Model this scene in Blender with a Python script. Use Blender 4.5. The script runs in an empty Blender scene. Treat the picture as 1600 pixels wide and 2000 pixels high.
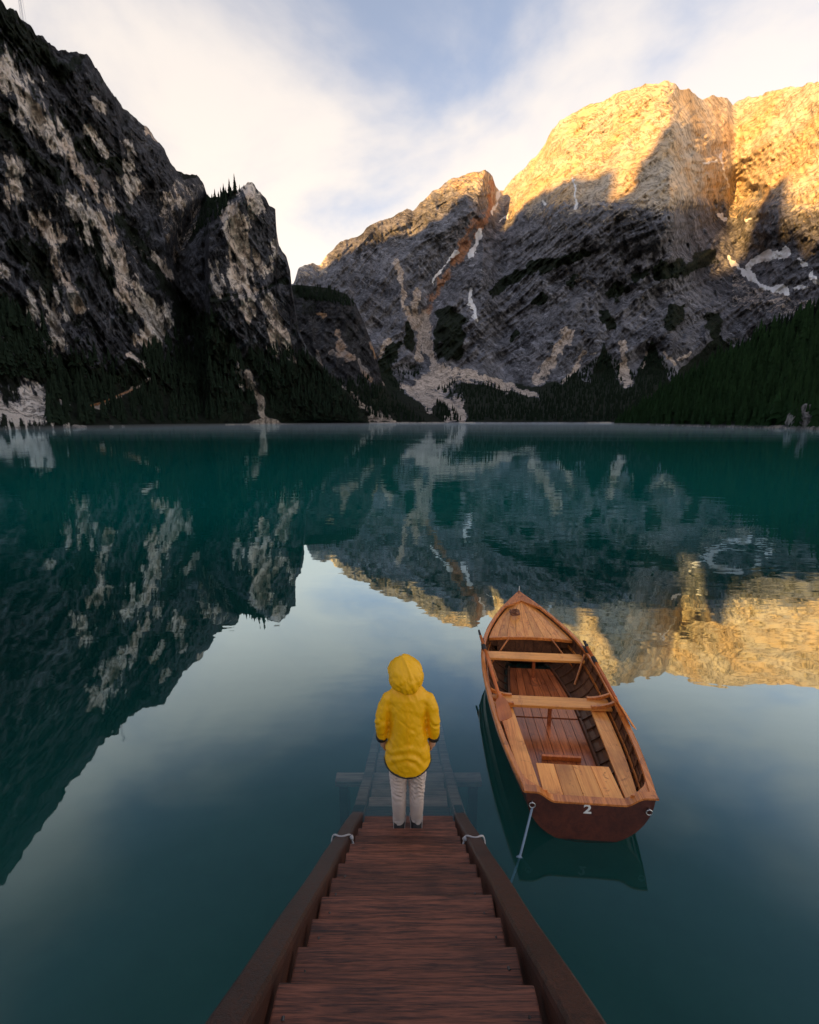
import bpy, bmesh, math, random
import numpy as np
from mathutils import Vector, Matrix
R = math.radians
random.seed(7)
RNG = np.random.default_rng(11)
S = bpy.context.scene
C = S.collection

# ------------------------------------------------------------------ camera, sky, sun, exposure
CAM_H, F_PX, PITCH = 3.70, 889.0, R(11.3)
cam = bpy.data.cameras.new('camera'); camo = bpy.data.objects.new('camera', cam); C.objects.link(camo)
camo.location = (0, 0, CAM_H); camo.rotation_euler = (R(90) - PITCH, 0, 0)
cam.sensor_fit = 'HORIZONTAL'; cam.sensor_width = 36; cam.lens = 36 * F_PX / 1600
cam.clip_start = 0.05; cam.clip_end = 60000
S.camera = camo

SUN_AZ, SUN_EL = R(-133), R(17)          # azimuth from +Y, clockwise seen from above
SUN_DIR = Vector((math.sin(SUN_AZ) * math.cos(SUN_EL), math.cos(SUN_AZ) * math.cos(SUN_EL), math.sin(SUN_EL)))
sun = bpy.data.lights.new('sun', 'SUN'); suno = bpy.data.objects.new('sun', sun); C.objects.link(suno)
sun.energy = 3.9; sun.angle = R(0.35); sun.color = (1.0, 0.53, 0.14)
suno.rotation_euler = SUN_DIR.to_track_quat('Z', 'Y').to_euler()
suno.location = (-50, -50, 60)

W = bpy.data.worlds.new('World'); S.world = W; W.use_nodes = True
wn, wl = W.node_tree.nodes, W.node_tree.links
wn.clear()
def wnode(t, **k):
    n = wn.new(t)
    for a, b in k.items(): setattr(n, a, b)
    return n
sky = wnode('ShaderNodeTexSky', sky_type='NISHITA', sun_disc=False, sun_elevation=SUN_EL, sun_rotation=SUN_AZ,
            altitude=1500, air_density=1.0, dust_density=1.2, ozone_density=1.5)
geo = wnode('ShaderNodeTexCoord')
sep = wnode('ShaderNodeSeparateXYZ'); wl.new(geo.outputs['Generated'], sep.inputs[0])
def wmath(op, a, b=None, clamp=False):
    n = wnode('ShaderNodeMath', operation=op, use_clamp=clamp)
    for i, x in enumerate((a, b)):
        if x is None: continue
        if isinstance(x, (int, float)): n.inputs[i].default_value = x
        else: wl.new(x, n.inputs[i])
    return n.outputs[0]
zz = wmath('MAXIMUM', sep.outputs['Z'], 0.0)
den = wmath('ADD', zz, 0.22)
comb = wnode('ShaderNodeCombineXYZ')
wl.new(wmath('DIVIDE', sep.outputs['X'], den), comb.inputs[0])
wl.new(wmath('DIVIDE', sep.outputs['Y'], den), comb.inputs[1])
mp = wnode('ShaderNodeMapping'); wl.new(comb.outputs[0], mp.inputs[0])
mp.inputs['Rotation'].default_value = (0, 0, R(28)); mp.inputs['Scale'].default_value = (0.95, 0.95, 1)
mp.inputs['Location'].default_value = (3.35, 1.2, 0)
n1 = wnode('ShaderNodeTexNoise'); n1.inputs['Scale'].default_value = 1.9; n1.inputs['Detail'].default_value = 7
n1.inputs['Roughness'].default_value = 0.52; n1.inputs['Distortion'].default_value = 0.35
wl.new(mp.outputs[0], n1.inputs['Vector'])
cov = wmath('ADD', n1.outputs['Fac'], wmath('MULTIPLY', wmath('SUBTRACT', 0.50, zz), 0.62))
mr = wnode('ShaderNodeMapRange', interpolation_type='SMOOTHSTEP')
wl.new(cov, mr.inputs['Value']); mr.inputs['From Min'].default_value = 0.28; mr.inputs['From Max'].default_value = 0.60
mr.inputs['To Min'].default_value = 0.26
ccol = wnode('ShaderNodeMixRGB')                                   # cloud colour: grey-cream high, warm cream low
ccol.inputs[1].default_value = (5.3, 4.2, 2.9, 1); ccol.inputs[2].default_value = (3.2, 2.95, 2.75, 1)
wl.new(wmath('MULTIPLY', zz, 1.35, True), ccol.inputs[0])
skm = wnode('ShaderNodeMixRGB'); wl.new(mr.outputs[0], skm.inputs[0])
thin = wnode('ShaderNodeMixRGB', blend_type='ADD'); thin.inputs[0].default_value = 0.26      # light of the sky behind shines through thin cloud
cdim = wnode('ShaderNodeMixRGB', blend_type='MULTIPLY'); cdim.inputs[0].default_value = 1.0; cdim.inputs[2].default_value = (1.0, 1.0, 1.0, 1)
wl.new(ccol.outputs[0], cdim.inputs[1]); wl.new(cdim.outputs[0], thin.inputs[1]); wl.new(sky.outputs[0], thin.inputs[2])
wl.new(sky.outputs[0], skm.inputs[1]); wl.new(thin.outputs[0], skm.inputs[2])
bg = wnode('ShaderNodeBackground'); bg.inputs['Strength'].default_value = 0.088
wl.new(skm.outputs[0], bg.inputs['Color'])
wo = wnode('ShaderNodeOutputWorld'); wl.new(bg.outputs[0], wo.inputs['Surface'])

S.view_settings.view_transform = 'Standard'; S.view_settings.look = 'None'
S.view_settings.exposure = 1.5; S.view_settings.gamma = 1.0
S.cycles.use_denoising = True
S.cycles.max_bounces = 8; S.cycles.transparent_max_bounces = 8
S.cycles.sample_clamp_indirect = 6.0

# ------------------------------------------------------------------ helpers
cth, sth = math.cos(PITCH), math.sin(PITCH)
def ray(u, v):
    """photo pixel -> direction, scaled to horizontal length 1"""
    dx = (np.asarray(u, float) - 800) / F_PX; dv = (1000 - np.asarray(v, float)) / F_PX
    fw = cth + dv * sth; up = dv * cth - sth
    k = 1 / np.sqrt(dx * dx + fw * fw)
    return dx * k, fw * k, up * k
def on_plane(u, v, z):
    dx, fw, up = ray(u, v); k = (z - CAM_H) / up
    return Vector((float(dx * k), float(fw * k), z))

def _hash(ix, iy, iz, seed):
    h = (ix.astype(np.int64) * 374761393 + iy.astype(np.int64) * 668265263 + iz.astype(np.int64) * 2147483647 + seed * 974634777) & 0xffffffff
    h = ((h ^ (h >> 13)) * 1274126177) & 0xffffffff
    h = ((h ^ (h >> 16)) * 2246822519) & 0xffffffff
    return ((h ^ (h >> 15)) & 0xffff) / 65535.0
def vnoise(x, y, z, seed=0):
    x, y, z = np.broadcast_arrays(np.asarray(x, float), np.asarray(y, float), np.asarray(z, float))
    ix, iy, iz = np.floor(x), np.floor(y), np.floor(z)
    fx, fy, fz = x - ix, y - iy, z - iz
    fx, fy, fz = (t * t * t * (t * (t * 6 - 15) + 10) for t in (fx, fy, fz))
    out = 0
    for a in (0, 1):
        for b in (0, 1):
            for c in (0, 1):
                w = (fx if a else 1 - fx) * (fy if b else 1 - fy) * (fz if c else 1 - fz)
                out = out + w * _hash(ix + a, iy + b, iz + c, seed)
    return out * 2 - 1
def fbm(x, y, z=0.0, oct=4, seed=0, ridged=False, gain=0.5):
    s = 0; a = 1; f = 1; tot = 0
    for o in range(oct):
        n = vnoise(np.asarray(x) * f + 17.3 * o, np.asarray(y) * f + 5.1 * o, np.asarray(z) * f + 9.7 * o, seed + o)
        if ridged: n = 1 - 2 * np.abs(n)
        s = s + a * n; tot += a; a *= gain; f *= 2.03
    return s / tot
def sstep(a, b, x):
    t = np.clip((x - a) / (b - a), 0, 1); return t * t * (3 - 2 * t)
def lerp_pts(pts):
    xs = np.array([p[0] for p in pts], float); ys = np.array([p[1] for p in pts], float)
    return lambda u: np.interp(u, xs, ys)
def seg_dist(U, V, pts):
    """distance (px) to a polyline of (u, v[, w]) points"""
    best = np.full(U.shape, 1e9)
    if len(pts) == 1:
        return np.hypot(U - pts[0][0], V - pts[0][1])
    for (a, b) in zip(pts[:-1], pts[1:]):
        ax, ay, bx, by = a[0], a[1], b[0], b[1]
        L2 = max((bx - ax) ** 2 + (by - ay) ** 2, 1e-6)
        t = np.clip(((U - ax) * (bx - ax) + (V - ay) * (by - ay)) / L2, 0, 1)
        best = np.minimum(best, np.hypot(U - ax - t * (bx - ax), V - ay - t * (by - ay)))
    return best
def stroke(U, V, strokes, N, rough=0.7, soft=0.5):
    m = np.zeros(U.shape)
    if U.ndim == 2:                          # ragged outlines: warp the plane first
        a = fbm(U / 30, V / 30, 7.7, 5, 401, False, .62); b = fbm(U / 30, V / 30, 3.3, 5, 402, False, .62)
        U, V = U + 13 * a, V + 16 * b
    for pts, w in strokes:
        d = seg_dist(U, V, pts) / w + N * rough
        m = np.maximum(m, sstep(1.0 + soft, 1.0 - soft, d))
    return m
def in_poly(U, V, poly):
    inside = np.zeros(U.shape, bool); n = len(poly)
    for i in range(n):
        x1, y1 = poly[i]; x2, y2 = poly[(i + 1) % n]
        c = ((y1 > V) != (y2 > V)) & (U < (x2 - x1) * (V - y1) / (y2 - y1 + 1e-9) + x1)
        inside ^= c
    return inside

def new_obj(name, verts, faces, mat=None, parent=None, smooth=False):
    me = bpy.data.meshes.new(name)
    me.from_pydata([tuple(v) for v in verts] if not isinstance(verts, np.ndarray) else verts.tolist(), [], faces if isinstance(faces, list) else faces.tolist())
    me.update()
    if smooth: me.polygons.foreach_set('use_smooth', [True] * len(me.polygons))
    if mat: me.materials.append(mat)
    o = bpy.data.objects.new(name, me); C.objects.link(o)
    if parent: o.parent = parent
    return o
def tag(o, label=None, cat=None, group=None, kind=None):
    if label: o['label'] = label
    if cat: o['category'] = cat
    if group: o['group'] = group
    if kind: o['kind'] = kind
    return o
def empty(name, loc=(0, 0, 0), rz=0.0):
    o = bpy.data.objects.new(name, None); C.objects.link(o); o.location = loc; o.rotation_euler = (0, 0, rz)
    o.empty_display_size = 0.2
    return o

class MB:
    """collects shapes into one mesh"""
    def __init__(s): s.v = []; s.f = []
    def add(s, vs, fs):
        b = len(s.v); s.v += [tuple(p) for p in vs]; s.f += [tuple(i + b for i in f) for f in fs]; return s
    def box(s, c, d, rot=None, bev=0.0):
        bm = bmesh.new(); bmesh.ops.create_cube(bm, size=1.0)
        for v in bm.verts: v.co = Vector((v.co.x * d[0], v.co.y * d[1], v.co.z * d[2]))
        if bev: bmesh.ops.bevel(bm, geom=bm.edges[:], offset=bev, segments=2, affect='EDGES', profile=0.6)
        M = (rot if rot else Matrix.Identity(3))
        bm.verts.index_update()
        s.add([M @ v.co + Vector(c) for v in bm.verts], [[v.index for v in f.verts] for f in bm.faces]); bm.free(); return s
    def loft(s, rings, cap=True, closed=True):
        n = len(rings[0]); b = len(s.v)
        for r in rings: s.v += [tuple(p) for p in r]
        for i in range(len(rings) - 1):
            for j in range(n if closed else n - 1):
                k = (j + 1) % n
                s.f.append((b + i * n + j, b + i * n + k, b + (i + 1) * n + k, b + (i + 1) * n + j))
        if cap and closed:
            s.f.append(tuple(b + j for j in reversed(range(n)))); s.f.append(tuple(b + (len(rings) - 1) * n + j for j in range(n)))
        return s
    def tube(s, pts, rad, n=8, cap=True):
        pts = [Vector(p) for p in pts]; rings = []
        up = None
        for i, p in enumerate(pts):
            t = (pts[min(i + 1, len(pts) - 1)] - pts[max(i - 1, 0)]).normalized()
            if up is None: up = t.orthogonal().normalized()
            up = (up - t * up.dot(t)); up = up.normalized() if up.length > 1e-5 else t.orthogonal().normalized()
            sd = t.cross(up); r = rad[i] if hasattr(rad, '__len__') else rad
            rings.append([p + (up * math.cos(a) + sd * math.sin(a)) * r for a in [2 * math.pi * k / n for k in range(n)]])
        return s.loft(rings, cap)
    def build(s, name, mat=None, parent=None, smooth=False):
        return new_obj(name, s.v, s.f, mat, parent, smooth)

# ------------------------------------------------------------------ materials
def mat_new(name):
    m = bpy.data.materials.new(name); m.use_nodes = True
    nt = m.node_tree; nt.nodes.clear()
    return m, nt
class NT:
    def __init__(s, nt): s.nt = nt
    def n(s, t, **k):
        x = s.nt.nodes.new(t)
        for a, b in k.items(): setattr(x, a, b)
        return x
    def l(s, a, b): s.nt.links.new(a, b)
    def math(s, op, a, b=None, clamp=False):
        n = s.n('ShaderNodeMath', operation=op, use_clamp=clamp)
        for i, x in enumerate((a, b)):
            if x is None: continue
            if isinstance(x, (int, float)): n.inputs[i].default_value = x
            else: s.l(x, n.inputs[i])
        return n.outputs[0]
    def mix(s, f, a, b, mode='MIX'):
        n = s.n('ShaderNodeMixRGB', blend_type=mode)
        for i, x in enumerate((f, a, b)):
            if isinstance(x, (int, float)): n.inputs[i].default_value = x
            elif isinstance(x, tuple): n.inputs[i].default_value = (*x, 1) if len(x) == 3 else x
            else: s.l(x, n.inputs[i])
        return n.outputs[0]
    def noise(s, vec, scale, detail=5, rough=0.55, dist=0.0):
        n = s.n('ShaderNodeTexNoise'); n.inputs['Scale'].default_value = scale; n.inputs['Detail'].default_value = detail
        n.inputs['Roughness'].default_value = rough; n.inputs['Distortion'].default_value = dist
        if vec is not None: s.l(vec, n.inputs['Vector'])
        return n.outputs['Fac']
    def ramp(s, f, lo, hi, a=0.0, b=1.0):
        n = s.n('ShaderNodeMapRange', interpolation_type='SMOOTHSTEP'); s.l(f, n.inputs['Value'])
        n.inputs['From Min'].default_value = lo; n.inputs['From Max'].default_value = hi
        n.inputs['To Min'].default_value = a; n.inputs['To Max'].default_value = b
        return n.outputs[0]
    def mapping(s, vec, rot=(0, 0, 0), scale=(1, 1, 1), loc=(0, 0, 0)):
        n = s.n('ShaderNodeMapping'); s.l(vec, n.inputs[0])
        n.inputs['Rotation'].default_value = rot; n.inputs['Scale'].default_value = scale; n.inputs['Location'].default_value = loc
        return n.outputs[0]
    def bump(s, h, strength, dist):
        n = s.n('ShaderNodeBump'); n.inputs['Strength'].default_value = strength; n.inputs['Distance'].default_value = dist
        s.l(h, n.inputs['Height']); return n.outputs[0]
    def out(s, surf, vol=None):
        o = s.n('ShaderNodeOutputMaterial')
        if surf is not None: s.l(surf, o.inputs['Surface'])
        if vol is not None: s.l(vol, o.inputs['Volume'])
    def bsdf(s, col, rough=0.8, normal=None, spec=0.5, coat=0.0, coat_rough=0.15, metal=0.0):
        p = s.n('ShaderNodeBsdfPrincipled')
        if isinstance(col, tuple): p.inputs['Base Color'].default_value = (*col, 1)
        else: s.l(col, p.inputs['Base Color'])
        if isinstance(rough, (int, float)): p.inputs['Roughness'].default_value = rough
        else: s.l(rough, p.inputs['Roughness'])
        p.inputs['Specular IOR Level'].default_value = spec
        p.inputs['Coat Weight'].default_value = coat; p.inputs['Coat Roughness'].default_value = coat_rough
        p.inputs['Metallic'].default_value = metal
        if normal is not None: s.l(normal, p.inputs['Normal'])
        return p.outputs[0]

def rock_material(name, dip, dark, mid, pale, ochre=(0.42, 0.25, 0.14), fs=1.0):
    m, nt = mat_new(name); k = NT(nt)
    tc = k.n('ShaderNodeTexCoord').outputs['Object']
    at = lambda a: k.n('ShaderNodeAttribute', attribute_name=a).outputs['Fac']
    # streaks along the dip of the strata (in the x-z plane)
    v = k.mapping(k.mapping(tc, rot=(0, dip, 0)), scale=(0.22, 0.5, 1.0))
    s1 = k.noise(v, 0.030 * fs, 8, 0.66, 0.4)
    s2 = k.noise(v, 0.11 * fs, 6, 0.7, 0.8)
    b1 = k.noise(tc, 0.011 * fs, 6, 0.6)
    fine = k.noise(tc, 0.22 * fs, 6, 0.72)
    f = k.math('ADD', k.math('MULTIPLY', s1, 0.5), k.math('ADD', k.math('MULTIPLY', s2, 0.3), k.math('MULTIPLY', fine, 0.3)))
    col = k.mix(k.ramp(f, 0.42, 0.66), dark, mid)
    col = k.mix(k.ramp(k.math('ADD', s2, k.math('MULTIPLY', b1, 0.5)), 0.80, 0.98), col, tuple(x * 1.5 for x in mid))
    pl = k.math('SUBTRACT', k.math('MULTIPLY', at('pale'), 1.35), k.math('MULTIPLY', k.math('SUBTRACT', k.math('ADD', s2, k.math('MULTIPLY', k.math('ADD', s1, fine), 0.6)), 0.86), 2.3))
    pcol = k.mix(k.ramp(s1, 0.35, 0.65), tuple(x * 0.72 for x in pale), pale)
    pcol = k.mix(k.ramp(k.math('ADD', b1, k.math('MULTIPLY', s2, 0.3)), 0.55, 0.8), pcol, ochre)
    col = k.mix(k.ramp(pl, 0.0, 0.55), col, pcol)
    sc = k.mix(k.ramp(fine, 0.35, 0.7), (0.40, 0.33, 0.28), (0.64, 0.53, 0.45))
    col = k.mix(k.ramp(k.math('ADD', at('scree'), k.math('MULTIPLY', k.math('SUBTRACT', k.math('ADD', fine, s2), 1.0), 1.7)), 0.38, 0.68), col, sc)
    oc = k.mix(fine, (0.30, 0.13, 0.07), (0.52, 0.29, 0.17))
    col = k.mix(k.ramp(k.math('ADD', at('ochre'), k.math('MULTIPLY', k.math('SUBTRACT', s2, 0.5), 0.8)), 0.3, 0.75), col, oc)
    vg = k.mix(fine, (0.006, 0.010, 0.007), (0.018, 0.026, 0.014))
    col = k.mix(k.ramp(k.math('ADD', at('veg'), k.math('MULTIPLY', k.math('SUBTRACT', k.math('ADD', s2, fine), 1.0), 0.9)), 0.38, 0.58), col, vg)
    col = k.mix(k.ramp(k.math('ADD', at('snow'), k.math('MULTIPLY', k.math('SUBTRACT', fine, 0.5), 0.5)), 0.4, 0.6), col, (0.80, 0.80, 0.82))
    cr = k.noise(k.mapping(k.mapping(tc, rot=(0, dip, 0)), scale=(0.3, 0.5, 1.0)), 0.07 * fs, 9, 0.7, 1.2)
    crack = k.ramp(k.math('ABSOLUTE', k.math('SUBTRACT', cr, 0.5)), 0.0, 0.035, 0.35, 1.0)
    rockc = k.mix(1.0, col, crack, 'MULTIPLY')
    col = k.mix(at('snow'), rockc, col)
    h = k.math('ADD', k.math('MULTIPLY', s2, 1.0), k.math('ADD', k.math('MULTIPLY', fine, 0.5), k.math('MULTIPLY', crack, 0.5)))
    k.out(k.bsdf(col, 0.92, k.bump(h, 0.8 if fs == 1 else 0.5, 9.0), spec=0.15))
    return m

def wood_material(name, c1, c2, rough=0.5, coat=0.0, axis=0, grain=1.0, stain=None, vary=0.35, bump=0.15, spec=0.4):
    m, nt = mat_new(name); k = NT(nt)
    tc = k.n('ShaderNodeTexCoord').outputs['Object']
    rnd = k.n('ShaderNodeObjectInfo').outputs['Random']
    off = k.n('ShaderNodeCombineXYZ'); k.l(k.math('MULTIPLY', rnd, 37.0), off.inputs[0]); k.l(k.math('MULTIPLY', rnd, 11.0), off.inputs[1]); k.l(k.math('MULTIPLY', rnd, 23.0), off.inputs[2])
    add = k.n('ShaderNodeVectorMath', operation='ADD'); k.l(tc, add.inputs[0]); k.l(off.outputs[0], add.inputs[1])
    sc = [9.0, 9.0, 9.0]; sc[axis] = 0.42
    v = k.mapping(add.outputs[0], scale=tuple(x * grain for x in sc))
    g1 = k.noise(v, 2.2, 6, 0.6, 0.9)
    g2 = k.noise(v, 9.0, 4, 0.6, 0.3)
    pt = k.noise(add.outputs[0], 2.5, 4, 0.55)
    f = k.math('ADD', k.math('MULTIPLY', g1, 0.7), k.math('MULTIPLY', g2, 0.35))
    col = k.mix(k.ramp(f, 0.36, 0.68), c2, c1)
    col = k.mix(k.math('MULTIPLY', k.ramp(pt, 0.45, 0.75), 0.6), col, tuple(x * 0.55 for x in c2))
    if stain:
        st = k.noise(add.outputs[0], 7.0, 5, 0.7, 0.6)
        col = k.mix(k.math('MULTIPLY', k.ramp(st, 0.56, 0.68), 0.75), col, stain)
    hsv = k.n('ShaderNodeHueSaturation'); k.l(col, hsv.inputs['Color'])
    k.l(k.math('ADD', k.math('MULTIPLY', rnd, vary), 1.0 - vary / 2), hsv.inputs['Value'])
    rr = k.math('ADD', k.math('MULTIPLY', g1, 0.25), rough - 0.12)
    k.out(k.bsdf(hsv.outputs[0], rr, k.bump(f, bump, 0.01), spec=spec, coat=coat, coat_rough=0.2))
    return m

def plain_material(name, col, rough=0.6, metal=0.0, var=0.2, scale=8.0, bump=0.0, coat=0.0, spec=0.5):
    m, nt = mat_new(name); k = NT(nt)
    tc = k.n('ShaderNodeTexCoord').outputs['Object']
    nz = k.noise(tc, scale, 5, 0.6)
    c = k.mix(nz, tuple(x * (1 - var) for x in col), tuple(min(1, x * (1 + var)) for x in col))
    k.out(k.bsdf(c, rough, k.bump(nz, bump, 0.02) if bump else None, metal=metal, coat=coat, spec=spec))
    return m

M = {}
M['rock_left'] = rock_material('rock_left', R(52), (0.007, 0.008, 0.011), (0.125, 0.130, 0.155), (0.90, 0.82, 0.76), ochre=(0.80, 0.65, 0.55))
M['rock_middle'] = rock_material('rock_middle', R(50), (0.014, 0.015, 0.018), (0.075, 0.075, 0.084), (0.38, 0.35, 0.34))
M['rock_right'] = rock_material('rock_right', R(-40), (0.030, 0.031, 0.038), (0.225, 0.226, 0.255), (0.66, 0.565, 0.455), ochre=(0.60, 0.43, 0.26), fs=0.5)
M['shadow_ridge_rock'] = plain_material('shadow_ridge_rock', (0.16, 0.15, 0.14), 0.95, scale=0.01)
M['needles'] = plain_material('needles', (0.012, 0.020, 0.013), 0.95, var=0.85, scale=0.12, spec=0.05)
M['needles_green'] = plain_material('needles_green', (0.016, 0.036, 0.013), 0.95, var=0.85, scale=0.10, spec=0.05)
M['bark'] = plain_material('bark', (0.06, 0.045, 0.035), 0.95, scale=3)

# ------------------------------------------------------------------ terrain
class Terrain:
    def __init__(s, name, ucols, vbase, vsky, dist, nrow, disp, masks, mat, pw=1.0):
        u = np.array(ucols, float); t = np.linspace(0, 1, nrow) ** pw
        U, T = np.meshgrid(u, t); vb, vs = vbase(u), vsky(u)
        V = vb[None] + (vs - vb)[None] * T
        D = dist(U, V, T)
        dx, fw, up = ray(U, V)
        X, Y, Z = dx * D, fw * D, CAM_H + up * D
        n, kz = disp(U, V, T, X, Y, Z, D)
        X = X - dx * n; Y = Y - fw * n; Z = Z - up * n + kz
        at = masks(U, V, T, X, Y, Z)
        # foot below the water and a back slope behind the crest
        rows = [(X[0], Y[0], np.full_like(Z[0], -6.0))]
        rows += [(X[j], Y[j], Z[j]) for j in range(nrow)]
        jit = fbm(u / 60, 0 * u, 3.0, 3, 5) * 0.04
        for g, q in ((1.05, 0.97), (1.15, 0.85), (1.4, 0.45), (1.8, 0.0)):
            rows.append((X[-1] * (g + jit), Y[-1] * (g + jit), Z[-1] * q - (1 if q == 0 else 0)))
        P = np.stack([np.stack(r, -1) for r in rows])
        nr, nc = P.shape[:2]
        idx = np.arange(nr * nc).reshape(nr, nc)
        q = np.stack([idx[:-1, :-1], idx[:-1, 1:], idx[1:, 1:], idx[1:, :-1]], -1).reshape(-1, 4)
        o = new_obj(name, P.reshape(-1, 3), q, mat, smooth=True)
        for a in ('pale', 'veg', 'scree', 'snow', 'ochre'):
            arr = at.get(a, np.zeros(U.shape))
            full = np.concatenate([arr[:1], arr, np.repeat(arr[-1:], 4, 0)], 0)
            att = o.data.attributes.new(a, 'FLOAT', 'POINT'); att.data.foreach_set('value', full.astype(np.float32).ravel())
        tag(o, kind='structure')
        s.o, s.u, s.t, s.P, s.vb, s.vs, s.V = o, u, t, np.stack([X, Y, Z], -1), vb, vs, V
    def at(s, u, v):
        i = int(np.clip(np.searchsorted(s.u, u), 0, len(s.u) - 1))
        j = int(np.argmin(np.abs(s.V[:, i] - v)))
        return s.P[j, i]

def cols(*parts):
    out = []
    for a, b, st in parts: out += list(np.arange(a, b, st))
    return out

# ---- far massif with the sunlit crest
SKY_R = lerp_pts([(540, 566), (574, 552), (583, 522), (606, 516), (626, 516), (640, 495), (665, 474), (700, 460), (722, 442), (745, 432), (775, 418), (795, 408),
                  (806, 412), (820, 396), (845, 374), (880, 352), (905, 340), (940, 336), (948, 332), (962, 342), (968, 362), (975, 372), (984, 372),
                  (1000, 352), (1030, 322), (1060, 290), (1080, 250), (1110, 226), (1150, 206), (1180, 196), (1222, 176), (1260, 168), (1307, 154),
                  (1318, 166), (1328, 176), (1345, 174), (1358, 182), (1372, 192), (1400, 186), (1420, 190), (1432, 203), (1450, 192), (1490, 184),
                  (1540, 172), (1580, 163), (1600, 162), (1700, 168), (1850, 150), (2050, 210), (2400, 330)])
BASE_R = lerp_pts([(540, 827), (760, 827), (900, 826), (1230, 826), (2400, 826)])
D0_R = lerp_pts([(540, 860), (760, 860), (900, 850), (1230, 860), (1600, 900), (2400, 1000)])
D1_R = lerp_pts([(540, 2000), (620, 2100), (800, 2200), (945, 2180), (985, 2300), (1100, 2080), (1250, 2040), (1315, 2040), (1360, 2200), (1440, 2420), (1520, 2300), (1620, 2100), (2400, 2000)])
PROW = [(1312, 150), (1326, 230), (1332, 310), (1300, 400), (1280, 480)]
GULLY = [(980, 370), (945, 440), (900, 495), (855, 560), (832, 620), (826, 660), (840, 700)]
def dist_r(U, V, T):
    U0 = U; wq = fbm(U / 70, V / 55, 1.5, 4, 500, False, .6); U = U + 34 * wq * sstep(0, .12, 1 - T)
    D = D0_R(U0) + (D1_R(U0) - D0_R(U0)) * (0.28 * sstep(0, 0.16, T) + 0.72 * T ** 1.05)
    side = U - np.interp(V, [p[1] for p in PROW], [p[0] for p in PROW])
    pr = np.where(side < 0, np.exp(-(side / 150) ** 2), np.exp(-(side / 52) ** 2)) * sstep(580, 420, V)
    D = D - 210 * pr
    D = D + 340 * np.exp(-((U - 1425) / 66) ** 2 - ((V - 430) / 120) ** 2)
    D = D + 110 * np.exp(-(seg_dist(U, V, GULLY) / 34) ** 2)
    mp = U - np.interp(V, [330, 420, 520, 620], [952, 930, 880, 800])
    D = D - 110 * np.where(mp < 0, np.exp(mp / 90), np.exp(-mp / 22)) * sstep(640, 480, V)
    return D
def disp_r(U, V, T, X, Y, Z, D):
    a = (U - 800) * 2.2; z = (826 - V) * 2.2
    p = a * math.cos(R(40)) + z * math.sin(R(40)); q = -a * math.sin(R(40)) + z * math.cos(R(40))
    wv = fbm(p / 500, q / 300, 1.0, 3, 40) * 60
    n = 75 * fbm(p / 420, (q + wv) / 150, 0.0, 5, 1, True, 0.55)
    n += 26 * fbm(p / 150, (q + 1.3 * wv) / 62, 2.0, 5, 9, True, 0.6)
    n += 30 * fbm(a / 70, z / 190, 5.0, 4, 21, True, 0.6) * sstep(0.15, 0.6, T)
    n += 10 * fbm(a / 18, z / 22, 8.0, 3, 33)
    n += 11 * fbm(p / 420, (q + 1.6 * wv) / 34, 6.0, 4, 35, True, .6)
    n += 20 * fbm((a + .35 * z + wv) / 34, z / 95, 7.0, 4, 36, True, .6) * sstep(.1, .4, T)
    env = sstep(0.02, 0.30, T) * (1 - 0.55 * sstep(0.93, 1.0, T))
    fan = np.maximum(np.exp(-(seg_dist(U, V, GULLY) / 20) ** 2), sstep(690, 740, V))
    kz = 9 * fbm(a / 26, 0 * a, 2.0, 4, 77) * sstep(0.9, 1.0, T)
    return n * env * (1 - 0.8 * fan) * (1 - 0.50 * sstep(480, 330, V)), kz
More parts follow.
